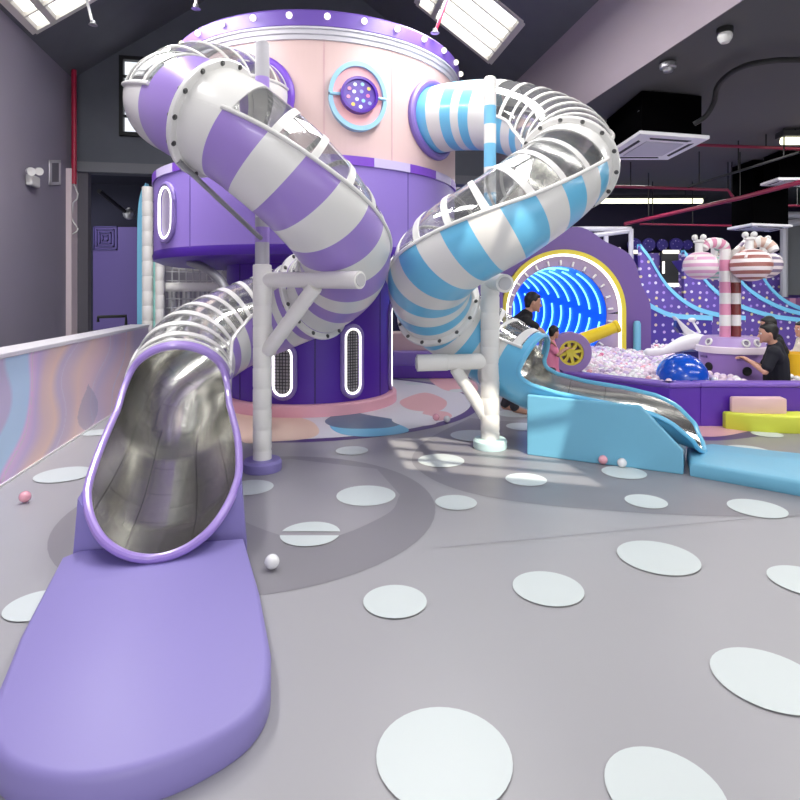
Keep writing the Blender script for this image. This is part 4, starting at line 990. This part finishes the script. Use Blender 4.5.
t = thing('blue_fin', 'tall light blue rounded foam fin at the end of the partition wall', 'fin', W(141,330,8.95)); Yb = 9.3
fp = spline([W(x,y,Yb) for x,y in ((137,330),(137,260),(137.5,215),(140,195),(144,185),(146,190),(146,260),(146,330))], 5); mb = MB(); mb.extrude(fp, V(0,.12,0)); mb.build('foam', sky_pad, t, False, bevel=.02)
# curved grey arm beneath the skirt
tag(MB().tube(spline([W(190,262,6.9), W(205,268,6.7), W(220,280,6.4), W(228,295,6.1)],6), .05, 12).build('bent_tube', grey), 'curved grey steel arm below the tower skirt at left', 'arm')
t = thing('access_stair', 'small white stair rails under the tower skirt', 'stair', W(210,300,10.2)); 
for k in range(5): MB().tube([W(202+4.5*k,263+6*k,9.9), W(214+3.5*k,263+6*k,9.9)], .025, 8).build('rung', white, t)
for dx in (0, 12): MB().tube([W(200+dx,260,9.9), W(220+dx,290,9.9)], .025, 8).build('rail', white, t)
# --- ceiling fittings on the right
def strip(label, x0, x1, y, Yp, x1y=None):
    a, b = W(x0,y,Yp), W(x1,y if x1y is None else x1y,Yp); t = thing('strip_light', label, 'lamp', (a+b)/2+V(0,0,.1))
    MB().box((a+b)/2+V(0,.0,.10), ((b-a).length+.08,.22,.09)).build('housing', mat('lamp_housing', (46,46,50), .5), t, False)
    MB().tube([a, b], .062, 12).build('tube', glow('lamp_tube', (255,252,220), 2.2), t)
    for x in (.15,.85):
        q = a.lerp(b,x); MB().tube([q+V(0,0,.12), V(q.x,q.y,ZC)], .012, 6).build('hanger', black, t)
strip('long white strip light below the dark ceiling right of the blue slide', 590, 702, 201, 14.6)
strip('white strip light cut by the right edge of the frame', 782, 870, 141, 9.3)
def cassette(label, corners, zr, drop):
    q = [V((x-CX)/F*(F*zr/(HY-y)), F*zr/(HY-y), EYE+zr) for x, y in corners]; c = sum(q, V(0,0,0))/4; t = thing('air_conditioner', label, 'air conditioner', c)
    mb = MB(); mb.extrude([p-V(0,0,0) for p in q], V(0,0,.05)); pn = mb.build('panel', mat('cassette_white', (240,238,242), .4), t, False, bevel=.01)
    mb = MB(); mb.extrude([c+(p-c)*.55-V(0,0,.012) for p in q], V(0,0,.012)); mb.build('grille', mat('grille_grey', (196,194,202), .5), pn, False)
    for i in range(4):
        a, b = q[i], q[(i+1) % 4]; a2, b2 = c+(a-c)*.8, c+(b-c)*.8; p0, p1 = a2.lerp(b2,.12), a2.lerp(b2,.88); p2, p3 = c+(p1-c)*.88, c+(p0-c)*.88
        mb = MB(); mb.extrude([p0-V(0,0,.006), p1-V(0,0,.006), p2-V(0,0,.006), p3-V(0,0,.006)], V(0,0,.006)); mb.build('slot', black, pn, False)
    mb = MB(); mb.extrude([c+(p-c)*.86+V(0,0,.05) for p in q], V(0,0,drop)); mb.build('body', mat('cassette_body', (6,6,7), 1.0, spec=0), t, False)
    return t
cassette('large white ceiling air conditioner cassette right of the blue coil', [(600,160),(640,134),(710,139),(668,160)], 2.05, .54)
cassette('flat white air conditioner cassette above the striped pots', [(727,230),(752,225.5),(793,227),(770,232)], 1.35, 1.24)
cassette('small distant white cassette near the right edge below the ceiling', [(760,186),(778,180),(815,180),(800,187)], 2.1, .49)
cam_t = thing('dome_camera', 'white dome security camera on the charcoal ceiling', 'camera', W(725,36,5.78)); c = W(725,36,5.78)
mb = MB(); mb.lathe([(0,-.075),(.04,-.068),(.065,-.03),(.07,.0),(.06,.03)], c, 20); mb.build('dome', white, cam_t); mb = MB(); mb.lathe([(.05,.02),(.075,.03),(.075,.085),(0,.085)], c, 20); mb.build('base', black, cam_t)
sm = thing('smoke_detector', 'small grey smoke detector on the charcoal ceiling by the soffit', 'detector', W(668,68,6.6)); c = W(668,68,6.6)
mb = MB(); mb.lathe([(0,-.05),(.05,-.045),(.06,-.01),(.09,.0),(.09,.05),(0,.05)], c, 20); mb.build('body', grey, sm)
hs = [W(840,62,6.25), W(800,60,6.25), W(770,61,6.25), W(745,66,6.4), W(727,76,6.7), W(717,88,7.0), W(714,102,7.2), W(706,116,7.3), W(694,124,7.4)]
tag(MB().tube(spline(hs,6), .032, 10).build('flexible_hose', mat('hose_black', (26,26,28), .5)), 'black flexible hose looping under the charcoal ceiling', 'hose')
tag(MB().tube(spline([W(652,92,7.6), W(653,104,7.6), W(646,112,7.6), W(639,114,7.6)],6), .05, 10).build('pipe_elbow', MATS['hose_black']), 'short dark bent pipe above the large cassette', 'pipe')
dbx = thing('duct_box', 'black duct box under the ceiling beside the pale soffit', 'duct', W(650,110,8.8)); a, b = W(602,134,8.9), W(696,100,8.9)
MB().box(((a.x+b.x)/2,9.2,(a.z+b.z)/2), (b.x-a.x,.6,b.z-a.z)).build('box', mat('duct_black', (12,12,14), 1.0, spec=.1), dbx, False, bevel=.02)
for x in (622,680): MB().tube([W(x,100,9.0), W(x,88,9.0)], .02, 6).build('hanger', black, dbx)
redd = mat('dark_red_pipe', (128,20,58), .4)
def pipe(pts, r, label, m=red, name='sprinkler_pipe', cat='pipe'):
    p = [Vector(q) for q in pts]; t = thing(name, label, cat, (p[0]+p[-1])/2); MB().tube(p, r*.75, 10).build('run', m, t)
    for f in (.12,.5,.88):
        d = f*(len(p)-1); i = min(int(d), len(p)-2); q = p[i].lerp(p[i+1], d-i); MB().tube([q, V(q.x,q.y,ZC)], .012, 6).build('hanger', black, t)
pipe([W(672,144,9.6), W(860,151,9.6)], .035, 'red pipe running level under the ceiling behind the large cassette', redd)
pipe([W(600,186,11.6), W(728,190,11.6), W(733,197,11.6)], .04, 'red pipe level above the long strip light', redd)
pipe([W(625,224,13.2), W(740,198,10.8), W(840,172,8.9)], .055, 'thick red pipe slanting up to the right edge under the ceiling', redd)
pipe([W(745,206,12.5), W(850,206,12.5)], .03, 'short red branch pipe at the right edge under the slanting one', redd)
pipe([W(640,224,13.6), W(745,226,13.6)], .03, 'lowest red pipe level above the back wall', redd)
pipe([W(688,187,11.0), W(800,152,9.0)], .03, 'thin black pipe slanting under the charcoal ceiling', black)
# ================================================================== PEOPLE
def capsule(mb, a, b, ra, rb, n=14):
    a, b = Vector(a), Vector(b); d = b-a; L = d.length
    if L < 1e-5: mb.ball(a, ra, n, 8); return
    prof = [(0,-ra)]+[(ra*math.cos(t), ra*math.sin(t)) for t in (-1.2,-.8,-.4)]+[(ra,0),(rb,L)]+[(rb*math.cos(t), L+rb*math.sin(t)) for t in (.4,.8,1.2)]+[(0,L+rb)]
    M = ortho(d); mb.lathe(prof, a, n, M=M)
def fuse(mb, name, m, parent, voxel, it=4):
    o = mb.build(name, m, parent); md = o.modifiers.new('fuse', 'REMESH'); md.mode = 'VOXEL'; md.voxel_size = voxel; md.use_smooth_shade = True
    s = o.modifiers.new('soften', 'SMOOTH'); s.iterations = it; s.factor = .5
    dg = bpy.context.evaluated_depsgraph_get(); me = bpy.data.meshes.new_from_object(o.evaluated_get(dg)); o.modifiers.clear(); o.data = me
    me.materials.clear(); me.materials.append(m); me.polygons.foreach_set('use_smooth', [True]*len(me.polygons)); return o
skin = mat('skin', (196,146,122), .55); hairm = mat('black_hair', (18,15,14), .5); eyem = mat('eye_white', (226,222,220), .3); irism = mat('iris', (30,20,16), .3)
def person(label, J, face, H, shirt, trousers, sc=1.0, hair='short', cap=None, sleeve=.55, shirt_long=0, lower='legs'):
    """J: joint positions ; face: unit direction the head looks ; sc: body scale"""
    Vx = {k: Vector(v) for k, v in J.items()}; f = Vector(face).normalized(); up = Vector(H).normalized(); up = (up-f*up.dot(f)).normalized(); sd = f.cross(up)
    base = V(Vx['pelvis'].x, Vx['pelvis'].y, min(v.z for v in Vx.values())-.03); t = thing('person', label, 'person', base)
    mb = MB(); s = sc; hc = Vx['head']; M = Matrix((sd, f, up)).transposed()
    mb.ball(hc, .098*s, 20, 14, M=M, sc=(.80,1.0,1.18)); mb.ball(hc+f*.035*s-up*.055*s, .062*s, 14, 10, M=M, sc=(.88,.95,1.0))      # skull and jaw
    capsule(mb, hc+f*.098*s-up*.0*s, hc+f*.112*s-up*.028*s, .009*s, .015*s, 8); mb.ball(hc+f*.094*s-up*.062*s, .016*s, 8, 6, M=M, sc=(1.7,.6,.7))   # nose, lips
    mb.ball(hc+f*.088*s-up*.095*s, .022*s, 10, 6)
    for k in (-1, 1): mb.ball(hc+sd*k*.082*s-f*.005*s-up*.01*s, .026*s, 10, 8, M=M, sc=(.35,.7,1.1))
    capsule(mb, hc-up*.07*s-f*.015*s, Vx['neck'], .052*s, .058*s)
    ch = Vx['neck'].lerp(Vx['pelvis'], .32); capsule(mb, Vx['neck'], ch, .07*s, .125*s); capsule(mb, ch, Vx['pelvis'], .125*s, .12*s)
    for L in 'lr':
        capsule(mb, Vx['neck']-V(0,0,.03*s), Vx['sh_'+L], .06*s, .052*s); capsule(mb, Vx['sh_'+L], Vx['el_'+L], .05*s, .038*s); capsule(mb, Vx['el_'+L], Vx['wr_'+L], .038*s, .026*s)
        capsule(mb, ch, Vx['sh_'+L], .1*s, .06*s); capsule(mb, Vx['pelvis'], Vx['hip_'+L], .11*s, .095*s)
        capsule(mb, Vx['hip_'+L], Vx['kn_'+L], .088*s, .055*s); capsule(mb, Vx['kn_'+L], Vx['an_'+L], .055*s, .036*s); fd = Vx.get('toe_'+L, Vx['an_'+L]+V(f.x,f.y,0).normalized()*.15*s-V(0,0,.04*s)); capsule(mb, Vx['an_'+L], fd, .042*s, .03*s)
        # hand: palm, four unequal curled fingers, thumb from the side of the palm
        d = (Vx['wr_'+L]-Vx['el_'+L]).normalized(); w = d.cross(V(0,0,1)); w = w.normalized() if w.length > .1 else V(1,0,0); dn = w.cross(d); dn = dn if dn.z < 0 else -dn
        kn = Vx['wr_'+L]+d*.085*s
        for q in (-1.5,-.5,.5,1.5):
            capsule(mb, Vx['wr_'+L]+w*q*.008*s, kn+w*q*.019*s, .016*s, .012*s, 8); ln = (.075,.085,.08,.062)[int(q+1.5)]*s; m1 = kn+w*q*.02*s+d*ln*.55+dn*ln*.18
            capsule(mb, kn+w*q*.019*s, m1, .0105*s, .0095*s, 8); capsule(mb, m1, m1+d*ln*.3+dn*ln*.38, .0095*s, .008*s, 8)
        th = Vx['wr_'+L]+d*.03*s+w*.03*s; capsule(mb, Vx['wr_'+L]+d*.012*s, th, .016*s, .012*s, 8); capsule(mb, th, th+d*.045*s+w*.018*s+dn*.012*s, .012*s, .009*s, 8)
    body = fuse(mb, 'body', skin, t, .0085*max(.8, s))
    for k in (-1, 1):
        e = hc+f*.083*s+sd*k*.031*s+up*.008*s; eo = MB().ball(e, .0125*s, 10, 8).build('eye', eyem, body); MB().ball(e+f*.008*s, .0065*s, 8, 6).build('iris', irism, eo)
        MB().tube([e+f*.006*s+up*.022*s-sd*.016*s, e+f*.012*s+up*.026*s, e+f*.004*s+up*.022*s+sd*.016*s], .004*s, 6).build('eyebrow', hairm, body)
    # hair: a cap over the crown and the back of the head that leaves the face free
    mb = MB(); mb.ball(hc-f*.022*s+up*.028*s, .104*s, 20, 14, M=M, sc=(.84,.95,1.02)); mb.ball(hc-f*.045*s-up*.02*s, .085*s, 16, 10, M=M, sc=(.88,.7,1.0)); mb.ball(hc+f*.045*s+up*.085*s, .045*s, 12, 8, M=M, sc=(1.35,.8,.55))
    if hair == 'long': capsule(mb, hc-f*.06*s, hc-f*.07*s-up*.2*s, .07*s, .05*s)
    fuse(mb, 'hair', cap or hairm, t, .010*max(.8, s), 2)
    mb = MB(); g = .017*s
    capsule(mb, Vx['neck']-up*.01*s, ch, .075*s+g, .128*s+g); capsule(mb, ch, Vx['pelvis'], .128*s+g, .125*s+g*1.4)
    if shirt_long: capsule(mb, Vx['pelvis'], Vx['pelvis']-V(0,0,shirt_long), .13*s+g, .16*s+g)
    for L in 'lr':
        capsule(mb, Vx['neck']-V(0,0,.03*s), Vx['sh_'+L], .062*s+g*.6, .054*s+g); capsule(mb, ch, Vx['sh_'+L], .102*s+g, .062*s+g); capsule(mb, Vx['sh_'+L], Vx['sh_'+L].lerp(Vx['el_'+L], sleeve), .052*s+g, .05*s+g)
    fuse(mb, 'shirt', shirt, t, .011*max(.8, s), 3)
    mb = MB()
    capsule(mb, Vx['pelvis']+V(0,0,.02), Vx['pelvis'], .12*s+g*.8, .12*s+g*.8)
    for L in 'lr': capsule(mb, Vx['pelvis'], Vx['hip_'+L], .112*s+g*.7, .098*s+g*.7); capsule(mb, Vx['hip_'+L], Vx['kn_'+L], .09*s+g*.8, .06*s+g); capsule(mb, Vx['kn_'+L], Vx['kn_'+L].lerp(Vx['an_'+L],.92), .06*s+g, .046*s+g*.8)
    fuse(mb, 'trousers', trousers, t, .012*max(.8, s), 3)
    return t
blk = mat('black_cloth', (20,19,22), .8); nav = mat('navy_cloth', (14,15,28), .85); pkc = mat('pink_cloth', (226,128,160), .7); gry = mat('dark_grey_cloth', (52,50,56), .8); bei = mat('beige_cloth', (206,196,180), .8)
Y1 = 7.35
def px(x, y, Y=Y1): return W(x, y, Y)
person('person in a black shirt leaning forward with one arm down, beside the glowing tunnel',
    dict(head=px(533,302), neck=px(526,315), sh_l=px(524,320,Y1+.16), sh_r=px(526,322,Y1-.16), el_l=px(539,334,Y1+.2), wr_l=px(550,345,Y1+.16), el_r=px(541,331,Y1-.2), wr_r=px(550,341,Y1-.12),
         pelvis=px(508,347), hip_l=px(509,351,Y1+.1), hip_r=px(509,351,Y1-.1), kn_l=px(516,381,Y1+.12), kn_r=px(512,382,Y1-.1), an_l=V(1.34,Y1+.12,.07), an_r=V(1.44,Y1-.08,.07)), (.93,-.1,-.2), (.25,0,1), blk, gry, 1.0)
Y2 = 7.36
def px2(x, y, Y=Y2): return W(x, y, Y)
person('person, a small child with dark cap and pink top, standing at the toy cannon',
    dict(head=px2(554,332), neck=px2(551,343), sh_l=px2(552,346,Y2+.09), sh_r=px2(552,347,Y2-.09), el_l=px2(558,353,Y2+.11), wr_l=px2(565,350,Y2+.08), el_r=px2(558,355,Y2-.12), wr_r=px2(564,350,Y2-.06),
         pelvis=px2(551,368), hip_l=px2(551,371,Y2+.05), hip_r=px2(551,371,Y2-.05), kn_l=px2(552,389,Y2+.06), kn_r=px2(552,389,Y2-.06), an_l=V(1.96,Y2+.06,.06), an_r=V(1.96,Y2-.06,.06)), (.9,.3,-.15), (.1,0,1), pkc, gry, .66, cap=hairm, shirt_long=.06)
Y3 = 7.2
def px3(x, y, Y=Y3): return W(x, y, Y)
person('person in a navy shirt kneeling in the balls and reaching to the round console',
    dict(head=px3(768,333), neck=px3(775,347), sh_l=px3(774,352,Y3+.17), sh_r=px3(774,353,Y3-.17), el_l=px3(763,368,Y3+.2), wr_l=px3(747,360,Y3+.16), el_r=px3(765,372,Y3-.2), wr_r=px3(751,362,Y3-.06),
         pelvis=px3(777,389), hip_l=px3(776,391,Y3+.1), hip_r=px3(776,391,Y3-.1), kn_l=V(4.30,Y3+.14,.12), kn_r=V(4.30,Y3-.12,.12), an_l=V(4.72,Y3+.15,.08), an_r=V(4.72,Y3-.12,.08), toe_l=V(4.86,Y3+.15,.05), toe_r=V(4.86,Y3-.12,.05)), (-.92,.3,-.15), (-.1,0,1), nav, gry, 1.0, sleeve=.75)
Y4 = 8.0
def px4(x, y, Y=Y4): return W(x, y, Y)
person('person with black hair half hidden behind the navy shirted one',
    dict(head=px4(768,325), neck=px4(776,339), sh_l=px4(778,343,Y4+.14), sh_r=px4(778,343,Y4-.14), el_l=px4(772,360,Y4+.16), wr_l=px4(764,368,Y4+.12), el_r=px4(774,362,Y4-.16), wr_r=px4(766,368,Y4-.12),
         pelvis=px4(780,378), hip_l=px4(780,381,Y4+.1), hip_r=px4(780,381,Y4-.1), kn_l=V(4.95,Y4+.12,.12), kn_r=V(4.95,Y4-.1,.12), an_l=V(5.3,Y4+.12,.08), an_r=V(5.3,Y4-.1,.08)), (-.9,.3,-.2), (-.1,0,1), blk, gry, .95)
Y5 = 9.0
def px5(x, y, Y=Y5): return W(x, y, Y)
person('person in a beige shirt sitting at the right edge behind the yellow tub',
    dict(head=px5(801,329), neck=px5(802,341), sh_l=px5(800,346,Y5+.15), sh_r=px5(800,347,Y5-.15), el_l=px5(793,358,Y5+.16), wr_l=px5(787,350,Y5+.1), el_r=px5(793,360,Y5-.16), wr_r=px5(785,352,Y5-.1),
         pelvis=px5(805,374), hip_l=px5(805,376,Y5+.1), hip_r=px5(805,376,Y5-.1), kn_l=V(6.0,Y5+.12,.2), kn_r=V(6.0,Y5-.1,.2), an_l=V(5.95,Y5+.12,.07), an_r=V(5.95,Y5-.1,.07)), (-.95,-.2,-.1), (0,0,1), bei, gry, .95)
t = thing('yellow_tub', 'yellow plastic tub in the balls at the right edge', 'tub', V(5.45,7.75,.2)); c = W(799,363,8.0); tc_ = V(c.x,c.y,0)
mb = MB(); mb.lathe([(0,.30),(.2,.30),(.235,.70),(.255,.70),(.255,.66),(.22,.30)], tc_, 32); mb.build('bucket', mat('tub_yellow', (240,190,40), .35), t)
# ================================================================== CAMERA AND LIGHT
cam = bpy.data.cameras.new('camera'); co = bpy.data.objects.new('camera', cam); C.objects.link(co)
co.location = (0,0,EYE); co.rotation_euler = (PI/2,0,0); cam.sensor_width = 36; cam.lens = F/800*36
cam.shift_x = 0; cam.shift_y = -(400-HY)/800; cam.clip_start = .05; cam.clip_end = 100
bpy.context.scene.camera = co
sc = bpy.context.scene
vs = sc.view_settings; vs.view_transform = 'Standard'; vs.look = 'None'; vs.gamma = 1.0; vs.exposure = 0.2; vs.use_curve_mapping = False
wd = bpy.data.worlds.new('world'); sc.world = wd; wd.use_nodes = True
bg = wd.node_tree.nodes['Background']; bg.inputs[0].default_value = (.96,.98,1,1); bg.inputs[1].default_value = 1.9
def area(name, loc, size, power, rot=(0,0,TH), col=(1,.985,.97)):
    l = bpy.data.lights.new(name, 'AREA'); l.shape = 'RECTANGLE'; l.size, l.size_y = size; l.energy = power; l.color = col
    o = bpy.data.objects.new(name, l); C.objects.link(o); o.location = loc; o.rotation_euler = rot; return o
# unseen fill lights added to brighten the hall; lamp rows under the low ceiling
for u in (-1.9, 1.7):
    for v, e_ in ((-3.2,30),(.2,5),(3.5,90),(6.2,165 if u < 0 else 105)): area('hall_fill', R(u, v, 5.15), (.5, 2.2), e_)
area('hall_fill', R(0, -6.5, 5.6), (4, .6), 380)  # broad fill behind the camera, added to light upright faces
for u in (6.0, 9.5):
    for v in (1.5, 5.0, 8.2, 11.0): area('low_ceiling_lamp', R(u, v, 3.86), (2.6, .22), 60)
sun = bpy.data.lights.new('sun', 'SUN'); sun.energy = 6; sun.angle = .009; sun.color = (1,.93,.82); so = bpy.data.objects.new('sun', sun); C.objects.link(so)
area('room_lamp', R(-4.6, VB+1.3, 3.8), (.5, .5), 26, col=(.9,.9,1))  # area light added for the doorway spotlights, to lift the dark room
d_ = R(1.62,5.2,0)-R(2.8,0,6.2); so.rotation_euler = d_.to_track_quat('-Z','Y').to_euler(); so.location = (0,0,9)
